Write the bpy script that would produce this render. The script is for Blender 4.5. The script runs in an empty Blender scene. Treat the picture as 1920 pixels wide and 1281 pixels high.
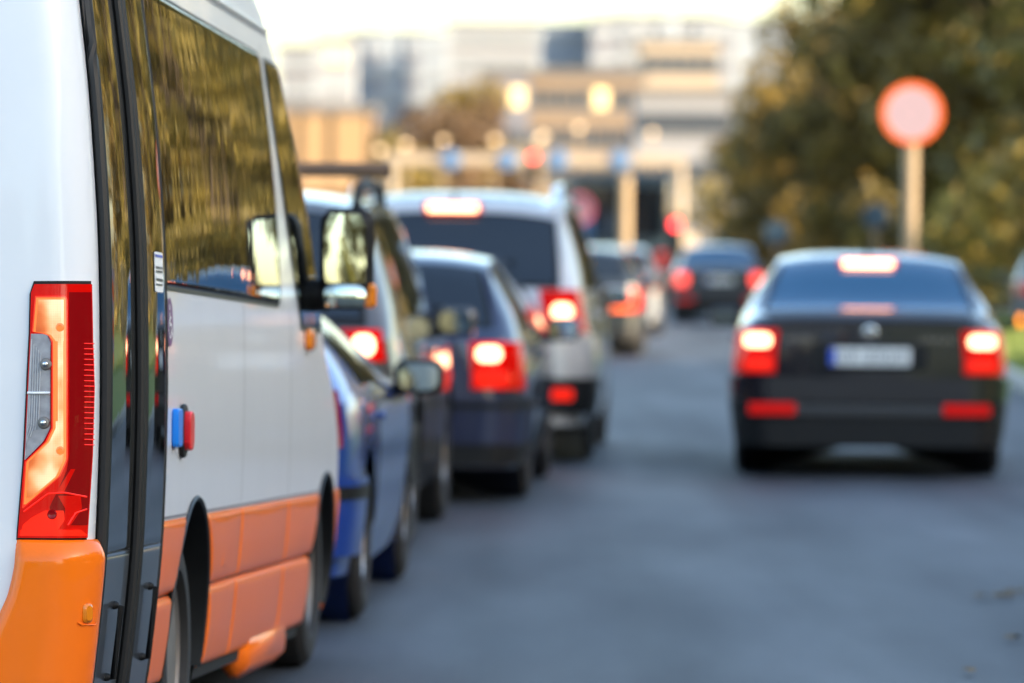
import bpy, bmesh, math, random
import numpy as np
from mathutils import Vector, Matrix, Euler

R = math.radians
random.seed(7)
SC = bpy.context.scene
COL = SC.collection

# ------------------------------------------------------------------ camera
F_PX = 10000.0                      # focal length in photo pixels (1920 wide)
HORIZON = 450.0
CAM_Z = 1.5
cam_data = bpy.data.cameras.new("camera")
cam = bpy.data.objects.new("camera", cam_data)
COL.objects.link(cam)
cam_data.sensor_width = 36.0
cam_data.lens = 36.0 * F_PX / 1920.0
cam_data.clip_start = 0.1
cam_data.clip_end = 6000
PITCH = math.atan((640.5 - HORIZON) / F_PX)
ROLL = R(0.5)
cam.matrix_world = (Matrix.Translation((0, 0, CAM_Z)) @ Matrix.Rotation(R(90) - PITCH, 4, 'X')
                    @ Matrix.Rotation(ROLL, 4, 'Z'))
cam_data.dof.use_dof = True
cam_data.dof.focus_distance = 13.0
cam_data.dof.aperture_fstop = 3.4
cam_data.dof.aperture_blades = 0
SC.camera = cam

# ------------------------------------------------------------------ sky, sun, exposure
SUN_AZ, SUN_EL = R(116), R(13)       # azimuth clockwise from +Y (the way the camera looks)
world = bpy.data.worlds.new("World")
SC.world = world
world.use_nodes = True
wn, wl = world.node_tree.nodes, world.node_tree.links
bgn = wn["Background"]
sky = wn.new("ShaderNodeTexSky")
sky.sky_type = 'NISHITA'
sky.sun_disc = False
sky.sun_elevation = SUN_EL
sky.sun_rotation = SUN_AZ
sky.air_density = 1.0
sky.dust_density = 2.0
sky.ozone_density = 1.4
wl.new(sky.outputs[0], bgn.inputs[0])
bgn.inputs[1].default_value = 0.15
sun_d = bpy.data.lights.new("sun", 'SUN')
sun_d.energy = 2.8
sun_d.angle = R(0.6)
sun_d.color = (1.0, 0.80, 0.58)
sun_o = bpy.data.objects.new("sun", sun_d)
COL.objects.link(sun_o)
to_sun = Vector((math.sin(SUN_AZ) * math.cos(SUN_EL), math.cos(SUN_AZ) * math.cos(SUN_EL), math.sin(SUN_EL)))
sun_o.rotation_euler = to_sun.to_track_quat('Z', 'Y').to_euler()
vs = SC.view_settings
vs.view_transform = 'Standard'
vs.look = 'None'
vs.exposure = 2.4
vs.gamma = 1.0
vs.use_curve_mapping = False
SC.render.engine = 'CYCLES'
SC.cycles.use_denoising = True
SC.cycles.max_bounces = 8
SC.cycles.sample_clamp_indirect = 8
SC.cycles.caustics_reflective = False
SC.cycles.caustics_refractive = False


# ------------------------------------------------------------------ helpers
def px(x, y, d):
    """a point of the world at depth d that the photo shows at pixel (x, y)"""
    dx, dy = x - 960.0, y - 640.5
    c, s = math.cos(-ROLL), math.sin(-ROLL)
    ux, uy = dx * c - dy * s, dx * s + dy * c
    return Vector((ux / F_PX * d, d, CAM_Z - (uy + 640.5 - HORIZON) / F_PX * d))


def pchip(xs, ys):
    """smooth monotone curve through points"""
    xs = np.array(xs, float)
    ys = np.array(ys, float)
    h = np.diff(xs)
    dl = np.diff(ys) / h
    m = np.zeros(len(xs))
    m[0], m[-1] = dl[0], dl[-1]
    for i in range(1, len(xs) - 1):
        if dl[i - 1] * dl[i] <= 0:
            m[i] = 0
        else:
            w1, w2 = 2 * h[i] + h[i - 1], h[i] + 2 * h[i - 1]
            m[i] = (w1 + w2) / (w1 / dl[i - 1] + w2 / dl[i])

    def f(x):
        if x <= xs[0]:
            return float(ys[0])
        if x >= xs[-1]:
            return float(ys[-1])
        i = int(np.searchsorted(xs, x) - 1)
        i = max(0, min(i, len(h) - 1))
        t = (x - xs[i]) / h[i]
        return float((2 * t**3 - 3 * t**2 + 1) * ys[i] + (t**3 - 2 * t**2 + t) * h[i] * m[i]
                     + (-2 * t**3 + 3 * t**2) * ys[i + 1] + (t**3 - t**2) * h[i] * m[i + 1])
    return f


def lin(pts):
    xs = [p[0] for p in pts]
    ys = [p[1] for p in pts]
    return lambda x: float(np.interp(x, xs, ys))


class MB:
    """collects shapes for ONE mesh object"""

    def __init__(self):
        self.v, self.f = [], []

    def add(self, verts, faces):
        b = len(self.v)
        self.v += [tuple(p) for p in verts]
        self.f += [tuple(b + i for i in f) for f in faces]
        return self

    def box(self, c, s, rz=0.0, rx=0.0, ry=0.0):
        m = Euler((rx, ry, rz)).to_matrix()
        vs_ = []
        for x in (-.5, .5):
            for y in (-.5, .5):
                for z in (-.5, .5):
                    vs_.append(m @ Vector((x * s[0], y * s[1], z * s[2])) + Vector(c))
        return self.add(vs_, [(0, 1, 3, 2), (4, 6, 7, 5), (0, 4, 5, 1), (2, 3, 7, 6), (0, 2, 6, 4), (1, 5, 7, 3)])

    def rbox(self, c, s, r, axis=2, n=5, rot=None, edge=0.0):
        """box rounded in the plane perpendicular to axis, with a small rim chamfer"""
        a = [i for i in range(3) if i != axis]
        hx, hy, hz = s[a[0]] / 2, s[a[1]] / 2, s[axis] / 2
        r = min(r, hx * .999, hy * .999)
        out = []
        for sx, sy, a0 in ((1, 1, 0), (-1, 1, 90), (-1, -1, 180), (1, -1, 270)):
            for k in range(n + 1):
                t = R(a0 + 90.0 * k / n)
                out.append((sx * (hx - r) + r * math.cos(t), sy * (hy - r) + r * math.sin(t)))
        rings = [(-hz, edge), (-hz + edge, 0), (hz - edge, 0), (hz, edge)] if edge > 0 else [(-hz, 0), (hz, 0)]
        vs_ = []
        for z, e in rings:
            for x, y in out:
                p = [0, 0, 0]
                p[a[0]] = x * (1 - e / hx)
                p[a[1]] = y * (1 - e / hy)
                p[axis] = z
                p = Vector(p)
                if rot is not None:
                    p = rot @ p
                vs_.append(p + Vector(c))
        m = len(out)
        fs = []
        for k in range(len(rings) - 1):
            for i in range(m):
                j = (i + 1) % m
                fs.append((k * m + i, k * m + j, (k + 1) * m + j, (k + 1) * m + i))
        fs.append(tuple(range(m - 1, -1, -1)))
        fs.append(tuple((len(rings) - 1) * m + i for i in range(m)))
        return self.add(vs_, fs)

    def tube(self, pts, r, n=8, cap=True):
        pts = [Vector(p) for p in pts]
        rs = r if isinstance(r, (list, tuple)) else [r] * len(pts)
        vs_, fs = [], []
        for i, p in enumerate(pts):
            d = (pts[min(i + 1, len(pts) - 1)] - pts[max(i - 1, 0)]).normalized()
            a = d.orthogonal().normalized() if abs(d.z) < .99 else Vector((1, 0, 0))
            if abs(d.z) < .99:
                a = d.cross(Vector((0, 0, 1))).normalized()
            b = d.cross(a)
            for k in range(n):
                t = 2 * math.pi * k / n
                vs_.append(p + (a * math.cos(t) + b * math.sin(t)) * rs[i])
        for i in range(len(pts) - 1):
            for k in range(n):
                j = (k + 1) % n
                fs.append((i * n + k, i * n + j, (i + 1) * n + j, (i + 1) * n + k))
        if cap:
            fs.append(tuple(range(n - 1, -1, -1)))
            fs.append(tuple((len(pts) - 1) * n + k for k in range(n)))
        return self.add(vs_, fs)

    def lathe(self, prof, axis='x', n=28, c=(0, 0, 0)):
        """prof: (along axis, radius)"""
        vs_, fs = [], []
        for a, r in prof:
            for k in range(n):
                t = 2 * math.pi * k / n
                p = {'x': (a, r * math.cos(t), r * math.sin(t)), 'y': (r * math.cos(t), a, r * math.sin(t)),
                     'z': (r * math.cos(t), r * math.sin(t), a)}[axis]
                vs_.append(Vector(p) + Vector(c))
        for i in range(len(prof) - 1):
            for k in range(n):
                j = (k + 1) % n
                fs.append((i * n + k, i * n + j, (i + 1) * n + j, (i + 1) * n + k))
        if prof[0][1] > 1e-4:
            fs.append(tuple(range(n)))
        if prof[-1][1] > 1e-4:
            fs.append(tuple((len(prof) - 1) * n + k for k in range(n)))
        return self.add(vs_, fs)

    def grid(self, rows, keep=None, thick=0.0, dirs=None):
        """rows: list of rows of points"""
        nr, nc = len(rows), len(rows[0])
        vs_ = [p for r_ in rows for p in r_]
        fs = []
        for i in range(nr - 1):
            for j in range(nc - 1):
                q = (i * nc + j, i * nc + j + 1, (i + 1) * nc + j + 1, (i + 1) * nc + j)
                if keep is None or not all(keep[a // nc][a % nc] for a in q):
                    fs.append(q)
        return self.add(vs_, fs)

    def mesh(self, name, smooth=True, angle=35):
        me = bpy.data.meshes.new(name)
        me.from_pydata(self.v, [], self.f)
        bm = bmesh.new()
        bm.from_mesh(me)
        bmesh.ops.remove_doubles(bm, verts=bm.verts, dist=1e-5)
        loose = [v for v in bm.verts if not v.link_faces]
        bmesh.ops.delete(bm, geom=loose, context='VERTS')
        bmesh.ops.recalc_face_normals(bm, faces=bm.faces)
        bm.to_mesh(me)
        bm.free()
        if smooth:
            me.polygons.foreach_set("use_smooth", [True] * len(me.polygons))
            me.set_sharp_from_angle(angle=R(angle))
        return me

    def build(self, name, mat, parent=None, smooth=True, angle=35, flip=False):
        me = self.mesh(name, smooth, angle)
        me.materials.append(mat)
        o = bpy.data.objects.new(name, me)
        COL.objects.link(o)
        if parent is not None:
            o.parent = parent
        return o


def tag(o, label=None, cat=None, group=None, kind=None):
    if label:
        o["label"] = label
    if cat:
        o["category"] = cat
    if group:
        o["group"] = group
    if kind:
        o["kind"] = kind
    return o


def thing(name, label, cat, loc=(0, 0, 0), rot=(0, 0, 0), group=None):
    o = bpy.data.objects.new(name, None)
    o.empty_display_size = .3
    COL.objects.link(o)
    o.location = loc
    o.rotation_euler = rot
    return tag(o, label, cat, group)


def node(name, parent, loc=(0, 0, 0), rot=(0, 0, 0)):
    o = bpy.data.objects.new(name, None)
    o.empty_display_size = .1
    COL.objects.link(o)
    o.parent = parent
    o.location = loc
    o.rotation_euler = rot
    return o


def link_mesh(name, me, parent=None, loc=(0, 0, 0), rot=(0, 0, 0)):
    o = bpy.data.objects.new(name, me)
    COL.objects.link(o)
    o.parent = parent
    o.location = loc
    o.rotation_euler = rot
    return o


def copy_tree(o, parent=None):
    c = o.copy()
    COL.objects.link(c)
    c.parent = parent
    for ch in list(o.children):
        copy_tree(ch, c)
    return c


# ------------------------------------------------------------------ materials
def mat(name, color, rough=.5, metal=0.0, coat=0.0, emit=None, estr=0.0, noise=0.0, nscale=8.0, bump=0.0,
        bscale=40.0, ior=1.45, trans=0.0, spec=None, rvar=0.0, stretch=None):
    m = bpy.data.materials.new(name)
    m.use_nodes = True
    nt = m.node_tree
    b = nt.nodes["Principled BSDF"]
    b.inputs["Base Color"].default_value = (*color, 1)
    b.inputs["Roughness"].default_value = rough
    b.inputs["Metallic"].default_value = metal
    b.inputs["IOR"].default_value = ior
    if coat:
        b.inputs["Coat Weight"].default_value = coat
        b.inputs["Coat Roughness"].default_value = .03
    if trans:
        b.inputs["Transmission Weight"].default_value = trans
    if spec is not None:
        b.inputs["Specular IOR Level"].default_value = spec
    if emit:
        b.inputs["Emission Color"].default_value = (*emit, 1)
        b.inputs["Emission Strength"].default_value = estr
    tc = nt.nodes.new("ShaderNodeTexCoord")
    src = tc.outputs["Object"]
    if stretch:
        mp = nt.nodes.new("ShaderNodeMapping")
        mp.inputs["Scale"].default_value = stretch
        nt.links.new(src, mp.inputs[0])
        src = mp.outputs[0]
    if noise:
        n = nt.nodes.new("ShaderNodeTexNoise")
        n.inputs["Scale"].default_value = nscale
        n.inputs["Detail"].default_value = 6
        nt.links.new(src, n.inputs["Vector"])
        mx = nt.nodes.new("ShaderNodeMix")
        mx.data_type = 'RGBA'
        mx.inputs[6].default_value = (*[c * (1 - noise) for c in color], 1)
        mx.inputs[7].default_value = (*[min(1, c * (1 + noise)) for c in color], 1)
        nt.links.new(n.outputs[0], mx.inputs[0])
        nt.links.new(mx.outputs[2], b.inputs["Base Color"])
        if rvar:
            mr = nt.nodes.new("ShaderNodeMapRange")
            mr.inputs[3].default_value = max(0.02, rough - rvar)
            mr.inputs[4].default_value = min(1, rough + rvar)
            nt.links.new(n.outputs[0], mr.inputs[0])
            nt.links.new(mr.outputs[0], b.inputs["Roughness"])
    if bump:
        n2 = nt.nodes.new("ShaderNodeTexNoise")
        n2.inputs["Scale"].default_value = bscale
        n2.inputs["Detail"].default_value = 3
        nt.links.new(src, n2.inputs["Vector"])
        bp = nt.nodes.new("ShaderNodeBump")
        bp.inputs["Strength"].default_value = 1.0
        bp.inputs["Distance"].default_value = bump
        nt.links.new(n2.outputs[0], bp.inputs["Height"])
        nt.links.new(bp.outputs[0], b.inputs["Normal"])
        if coat:
            nt.links.new(bp.outputs[0], b.inputs["Coat Normal"])
    return m


M = {}
M['white'] = mat('white_paint', (.80, .80, .80), .32, coat=.5, spec=.15, noise=.03, nscale=3, bump=.0006, bscale=2.2)
M['orange'] = mat('orange_paint', (1.0, .172, .0005), .4, coat=.6, spec=.05, noise=.04, nscale=4, bump=.0006, bscale=5)
for k in ('white', 'orange'):
    nt = M[k].node_tree
    pb = nt.nodes["Principled BSDF"]
    tc = nt.nodes.new("ShaderNodeTexCoord")
    sp = nt.nodes.new("ShaderNodeSeparateXYZ")
    nt.links.new(tc.outputs["Object"], sp.inputs[0])
    zr = nt.nodes.new("ShaderNodeMapRange")
    zr.inputs[1].default_value, zr.inputs[2].default_value = 1.3, .25
    zr.inputs[3].default_value, zr.inputs[4].default_value = .015, .13
    nt.links.new(sp.outputs[2], zr.inputs[0])
    mp = nt.nodes.new("ShaderNodeMapping")
    mp.inputs["Scale"].default_value = (9, 9, 2.2)
    nt.links.new(tc.outputs["Object"], mp.inputs[0])
    nz = nt.nodes.new("ShaderNodeTexNoise")
    nz.inputs["Scale"].default_value = 1.6
    nz.inputs["Detail"].default_value = 7
    nt.links.new(mp.outputs[0], nz.inputs["Vector"])
    ml = nt.nodes.new("ShaderNodeMath")
    ml.operation = 'MULTIPLY'
    nt.links.new(zr.outputs[0], ml.inputs[0])
    nt.links.new(nz.outputs[0], ml.inputs[1])
    mx = nt.nodes.new("ShaderNodeMix")
    mx.data_type = 'RGBA'
    old = pb.inputs["Base Color"].links[0].from_socket
    nt.links.new(old, mx.inputs[6])
    mx.inputs[7].default_value = (.24, .20, .16, 1)
    nt.links.new(ml.outputs[0], mx.inputs[0])
    nt.links.new(mx.outputs[2], pb.inputs["Base Color"])
M['glass_van'] = mat('tinted_van_glass', (.008, .009, .009), .015, ior=1.75, bump=.0018, bscale=2.6, stretch=(1, 1.1, .22))
M['glass'] = mat('tinted_car_glass', (.010, .015, .022), .03, ior=1.6)
M['glass_sky'] = mat('sky_blue_glass', (.006, .065, .14), .03, ior=1.5)  # blue of the reflected sky put into the glass colour
M['rubber'] = mat('black_rubber', (.012, .012, .012), .5, noise=.3, nscale=20)
M['door_grey'] = mat('dark_grey_door_paint', (.035, .036, .04), .3, coat=.5, noise=.15, nscale=6)
M['plastic'] = mat('black_plastic', (.011, .011, .011), .55, noise=.2, nscale=25, spec=.25)
M['tyre'] = mat('tyre_rubber', (.018, .017, .016), .75, noise=.4, nscale=12)
M['rim'] = mat('alloy_rim', (.5, .5, .52), .3, metal=.9, noise=.15, nscale=10)
M['steel_rim'] = mat('dull_steel_rim', (.22, .2, .18), .5, metal=.6, noise=.3, nscale=10)
M['chrome'] = mat('chrome', (.8, .8, .82), .12, metal=1)
M['car_mirror'] = mat('shaded_mirror_glass', (.22, .26, .25), .02, metal=1)
M['mirror'] = mat('mirror_glass', (.56, .63, .56), .0, metal=1)
M['under'] = mat('dark_underbody', (.01, .01, .01), .8)
M['red_lens'] = mat('red_lens', (.45, .001, .001), .15, coat=.3, spec=.25, emit=(1, .008, .003), estr=.05, noise=.25, nscale=18)
M['red_dark'] = mat('dark_red_lens', (.13, .001, .003), .16, coat=.25, spec=.2, emit=(1, .006, .006), estr=.022)
M['red_glow'] = mat('glowing_red_lens', (.55, .004, .002), .2, coat=.3, spec=.25, emit=(1, .022, .006), estr=.17)
M['amber'] = mat('amber_lens', (.75, .20, .004), .2, coat=.4)
M['amber_glow'] = mat('lit_amber_lens', (.8, .3, .01), .2, emit=(1, .24, .0), estr=.6)
M['brake'] = mat('lit_brake_lamp', (.9, .3, .2), .3, emit=(1, .42, .22), estr=1.5)
M['brake_far'] = mat('lit_distant_lamp', (.9, .1, .08), .3, emit=(1, .07, .05), estr=.55)
M['clear'] = mat('clear_lens', (.34, .34, .36), .15, coat=.6, noise=.45, nscale=45)
M['plate'] = mat('white_plate', (.75, .75, .72), .4)
M['eu_blue'] = mat('blue_plate_strip', (.01, .07, .5), .4)
M['ink'] = mat('dark_ink', (.02, .02, .025), .5)
M['grey_ink'] = mat('grey_ink', (.2, .2, .22), .5)
M['purple'] = mat('purple_sticker', (.12, .015, .16), .4)
M['sticker'] = mat('white_sticker', (.85, .85, .85), .4)
M['btn_blue'] = mat('blue_button', (.004, .2, .72), .35)
M['btn_red'] = mat('red_button', (.72, .012, .02), .35)
M['yellow'] = mat('yellow_paint', (.75, .42, .02), .4)


def car_paint(name, c, metal=.3, rough=.35):
    return mat(name, c, rough, metal=metal, coat=1.0, noise=.06, nscale=5, bump=.0008, bscale=3)


# lit guide of the van's tail lamp: fine lens grid in the light it gives off
def lamp_guide():
    m = bpy.data.materials.new('lit_tail_lamp_guide')
    m.use_nodes = True
    nt = m.node_tree
    b = nt.nodes["Principled BSDF"]
    b.inputs["Base Color"].default_value = (.45, .10, .02, 1)
    b.inputs["Roughness"].default_value = .2
    b.inputs["Coat Weight"].default_value = 1
    tc = nt.nodes.new("ShaderNodeTexCoord")
    sp = nt.nodes.new("ShaderNodeSeparateXYZ")
    nt.links.new(tc.outputs["Object"], sp.inputs[0])

    def math_(op, a, b_=None, c_=None):
        n = nt.nodes.new("ShaderNodeMath")
        n.operation = op
        for i, q in enumerate((a, b_, c_)):
            if q is None:
                continue
            if isinstance(q, (int, float)):
                n.inputs[i].default_value = q
            else:
                nt.links.new(q, n.inputs[i])
        return n.outputs[0]
    sx = math_('SINE', math_('MULTIPLY', sp.outputs[0], 2 * math.pi / .0042))
    sz = math_('SINE', math_('MULTIPLY', sp.outputs[2], 2 * math.pi / .0042))
    gr = math_('MULTIPLY_ADD', math_('MAXIMUM', sx, sz), .16, .84)
    nz = nt.nodes.new("ShaderNodeTexNoise")
    nz.inputs["Scale"].default_value = 9
    nz.inputs["Detail"].default_value = 3
    nt.links.new(tc.outputs["Object"], nz.inputs["Vector"])
    # filament light is strongest at the two bulbs and falls off to the sides
    dx = math_('ADD', sp.outputs[0], -.905)
    ax = math_('MULTIPLY', math_('ABSOLUTE', dx), 16.0)
    v = math_('SUBTRACT', math_('MULTIPLY_ADD', nz.outputs[0], 2.4, -.2), math_('MULTIPLY', ax, .62))
    cr = nt.nodes.new("ShaderNodeValToRGB")
    e = cr.color_ramp.elements
    e[0].position, e[0].color = 0.0, (1, .07, .008, 1)
    e[1].position, e[1].color = 1.0, (1, .80, .50, 1)
    e2 = e.new(.35)
    e2.color = (1, .20, .035, 1)
    e3 = e.new(.68)
    e3.color = (1, .55, .24, 1)
    nt.links.new(v, cr.inputs[0])
    nt.links.new(cr.outputs[0], b.inputs["Emission Color"])
    st = math_('MULTIPLY', gr, math_('MULTIPLY_ADD', v, .15, .06))
    nt.links.new(math_('MAXIMUM', st, .065), b.inputs["Emission Strength"])
    return m


M['guide'] = lamp_guide()
M['guide_red'] = mat('guide_rim_red', (.5, .02, .01), .2, coat=.3, emit=(1, .035, .008), estr=.13)
M['guide_orange'] = mat('guide_rim_orange', (.5, .08, .02), .2, coat=.3, emit=(1, .20, .035), estr=.20, noise=.3, nscale=300)


def leaf_mat(name, c1, c2, c3):
    m = bpy.data.materials.new(name)
    m.use_nodes = True
    nt = m.node_tree
    b = nt.nodes["Principled BSDF"]
    b.inputs["Roughness"].default_value = .6
    g = nt.nodes.new("ShaderNodeNewGeometry")
    cr = nt.nodes.new("ShaderNodeValToRGB")
    e = cr.color_ramp.elements
    e[0].position, e[0].color = 0.0, (*c1, 1)
    e[1].position, e[1].color = 1.0, (*c3, 1)
    e2 = e.new(.6)
    e2.color = (*c2, 1)
    tc = nt.nodes.new("ShaderNodeTexCoord")
    nz = nt.nodes.new("ShaderNodeTexNoise")
    nz.inputs["Scale"].default_value = .75
    nz.inputs["Detail"].default_value = 2
    nt.links.new(tc.outputs["Object"], nz.inputs["Vector"])
    mr = nt.nodes.new("ShaderNodeMapRange")
    mr.inputs[1].default_value, mr.inputs[2].default_value = .32, .68
    mr.inputs[3].default_value, mr.inputs[4].default_value = -.1, .85
    nt.links.new(nz.outputs[0], mr.inputs[0])
    ad = nt.nodes.new("ShaderNodeMath")
    ad.operation = 'MULTIPLY_ADD'
    nt.links.new(g.outputs["Random Per Island"], ad.inputs[0])
    ad.inputs[1].default_value = .25
    nt.links.new(mr.outputs[0], ad.inputs[2])
    nt.links.new(ad.outputs[0], cr.inputs[0])
    nt.links.new(cr.outputs[0], b.inputs["Base Color"])
    tr = nt.nodes.new("ShaderNodeBsdfTranslucent")
    nt.links.new(cr.outputs[0], tr.inputs[0])
    ms = nt.nodes.new("ShaderNodeMixShader")
    ms.inputs[0].default_value = .15
    nt.links.new(b.outputs[0], ms.inputs[1])
    nt.links.new(tr.outputs[0], ms.inputs[2])
    nt.links.new(ms.outputs[0], nt.nodes["Material Output"].inputs[0])
    return m


M['leaf_olive'] = leaf_mat('olive_autumn_leaves', (.075, .056, .010), (.20, .14, .026), (.44, .29, .048))
M['leaf_dark'] = leaf_mat('dark_green_leaves', (.068, .056, .014), (.165, .127, .026), (.37, .25, .042))
M['leaf_gold'] = leaf_mat('golden_autumn_leaves', (.08, .068, .014), (.20, .158, .030), (.38, .28, .05))
M['leaf_brown'] = leaf_mat('brown_autumn_leaves', (.06, .036, .015), (.11, .065, .03), (.17, .10, .04))
M['bark'] = mat('bark', (.06, .045, .03), .9, noise=.4, nscale=6)
M['bark_pale'] = mat('dry_bark', (.10, .075, .05), .9, noise=.3, nscale=6)


def asphalt():
    m = bpy.data.materials.new('asphalt')
    m.use_nodes = True
    nt = m.node_tree
    b = nt.nodes["Principled BSDF"]
    tc = nt.nodes.new("ShaderNodeTexCoord")

    def noise(scale, detail, sc=(1, 1, 1)):
        mp = nt.nodes.new("ShaderNodeMapping")
        mp.inputs["Scale"].default_value = sc
        nt.links.new(tc.outputs["Object"], mp.inputs[0])
        n = nt.nodes.new("ShaderNodeTexNoise")
        n.inputs["Scale"].default_value = scale
        n.inputs["Detail"].default_value = detail
        nt.links.new(mp.outputs[0], n.inputs["Vector"])
        return n
    big = noise(1.1, 6, (1.0, .16, 1))
    sm = noise(60, 4)
    trk = noise(1.5, 2, (1.0, .012, 1))
    mx = nt.nodes.new("ShaderNodeValToRGB")
    e = mx.color_ramp.elements
    e[0].position, e[0].color = .30, (.023, .027, .033, 1)
    e[1].position, e[1].color = .72, (.051, .056, .064, 1)
    nt.links.new(big.outputs[0], mx.inputs[0])
    m2 = nt.nodes.new("ShaderNodeMix")
    m2.data_type = 'RGBA'
    m2.blend_type = 'MULTIPLY'
    m2.inputs[0].default_value = 1.0
    nt.links.new(mx.outputs[0], m2.inputs[6])
    cr = nt.nodes.new("ShaderNodeValToRGB")
    cr.color_ramp.elements[0].position, cr.color_ramp.elements[0].color = .3, (.7, .7, .7, 1)
    cr.color_ramp.elements[1].position, cr.color_ramp.elements[1].color = .7, (1.25, 1.25, 1.25, 1)
    nt.links.new(sm.outputs[0], cr.inputs[0])
    nt.links.new(cr.outputs[0], m2.inputs[7])
    c2 = nt.nodes.new("ShaderNodeValToRGB")
    c2.color_ramp.elements[0].position, c2.color_ramp.elements[0].color = .36, (.64, .65, .66, 1)
    c2.color_ramp.elements[1].position, c2.color_ramp.elements[1].color = .64, (1.36, 1.34, 1.34, 1)
    nt.links.new(trk.outputs[0], c2.inputs[0])
    m3 = nt.nodes.new("ShaderNodeMix")
    m3.data_type = 'RGBA'
    m3.blend_type = 'MULTIPLY'
    m3.inputs[0].default_value = 1.0
    nt.links.new(m2.outputs[2], m3.inputs[6])
    nt.links.new(c2.outputs[0], m3.inputs[7])
    nt.links.new(m3.outputs[2], b.inputs["Base Color"])
    mr = nt.nodes.new("ShaderNodeMapRange")
    mr.inputs[1].default_value, mr.inputs[2].default_value = .3, .7
    mr.inputs[3].default_value, mr.inputs[4].default_value =   .68, .55
    nt.links.new(big.outputs[0], mr.inputs[0])
    nt.links.new(mr.outputs[0], b.inputs["Roughness"])
    bp = nt.nodes.new("ShaderNodeBump")
    bp.inputs["Distance"].default_value = .004
    nt.links.new(sm.outputs[0], bp.inputs["Height"])
    nt.links.new(bp.outputs[0], b.inputs["Normal"])
    return m


M['asphalt'] = asphalt()
M['asphalt_patch'] = mat('dark_asphalt_patch', (.030, .035, .043), .6, noise=.25, nscale=5, bump=.003, bscale=60)
M['tar'] = mat('tar_seam', (.022, .022, .024), .35, noise=.3, nscale=8)
M['worn'] = mat('worn_pale_asphalt', (.050, .055, .063), .6, noise=.25, nscale=6, bump=.003, bscale=60)
M['grass'] = mat('verge_grass', (.10, .14, .014), .9, noise=.5, nscale=.6)
M['blade'] = leaf_mat('grass_blades', (.07, .11, .012), (.12, .17, .016), (.18, .2, .03))
M['soil'] = mat('ground_soil', (.07, .065, .045), .95, noise=.4, nscale=.2)
M['kerb'] = mat('kerb_concrete', (.3, .29, .27), .8, noise=.2, nscale=4)
M['pave'] = mat('pavement_concrete', (.22, .215, .2), .8, noise=.2, nscale=2)


# ------------------------------------------------------------------ the ground
HEAD = 0.045                         # the road leans to the right of the view by this slope


def road_x(off, y):
    return off + HEAD * min(y, 90) + 0.02 * max(0, y - 90)


MB().add([(-900, -400, -.03), (900, -400, -.03), (900, 2200, -.03), (-900, 2200, -.03)], [(0, 1, 2, 3)]) \
    .build('ground', M['soil'], smooth=False)["kind"] = 'structure'
rb = MB()
ys = list(range(-120, 300, 10))
rows = [[(road_x(-9.0, y), y, 0), (road_x(0, y), y, 0), (road_x(2.75, y), y, 0)] for y in ys]
rb.grid(rows)
rb.build('road', M['asphalt'], smooth=False)["kind"] = 'structure'
kb = MB()
for y in range(-40, 200, 2):
    x = road_x(2.83, y + 1)
    kb.box((x, y + 1, .03), (.15, 1.985, .18), rz=-HEAD)
kb.build('kerb', M['kerb'])["kind"] = 'structure'
gv = MB()
gv.grid([[(road_x(2.91, y), y, .1), (road_x(9.5, y), y, .14), (road_x(16, y), y, .3), (60, y, .5)] for y in range(-60, 210, 10)])
gv.build('grass_verge', M['grass'], smooth=False)["kind"] = 'structure'
pvm = MB()
pvm.grid([[(-40, y, .004), (road_x(-9.0, y), y, .004)] for y in range(-60, 210, 10)])
pvm.build('pavement', M['pave'], smooth=False)["kind"] = 'structure'
# grass blades on the part of the verge in view
gb = MB()
for i in range(9000):
    y = random.uniform(58, 112)
    x = road_x(3.0, y) + random.uniform(0, 5.0)
    h, w_ = random.uniform(.06, .16), random.uniform(.015, .03)
    a = random.uniform(0, math.pi)
    dx, dy = math.cos(a) * w_, math.sin(a) * w_
    lx, ly = random.uniform(-.05, .05), random.uniform(-.05, .05)
    z = .10
    gb.add([(x - dx, y - dy, z), (x + dx, y + dy, z), (x + lx, y + ly, z + h)], [(0, 1, 2)])
tag(gb.build('grass', M['blade'], smooth=False), kind='stuff')


# tar seams, worn strip and the mended patch in the near lane
def ribbon(name, pts, w, m, z=.004, jag=.0):
    rows_ = []
    for i, (x, y) in enumerate(pts):
        ww = w * (1 + random.uniform(-jag, jag))
        rows_.append([(x - ww / 2, y, z), (x + ww / 2, y, z)])
    b_ = MB()
    b_.grid(rows_)
    o = b_.build(name, m, smooth=False)
    o["kind"] = 'structure'
    return o


def poly_px(pix):
    out = []
    for x, y in pix:
        d = 10.0
        for _ in range(6):
            p = px(x, y, d)
            d *= CAM_Z / (CAM_Z - p.z)
        p = px(x, y, d)
        out.append((p.x, p.y))
    return out


def interp_path(pts, n, jit):
    out = []
    for i in range(len(pts) - 1):
        for k in range(n):
            t = k / n
            out.append((pts[i][0] * (1 - t) + pts[i + 1][0] * t + random.gauss(0, jit), pts[i][1] * (1 - t) + pts[i + 1][1] * t))
    out.append(pts[-1])
    return out




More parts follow.
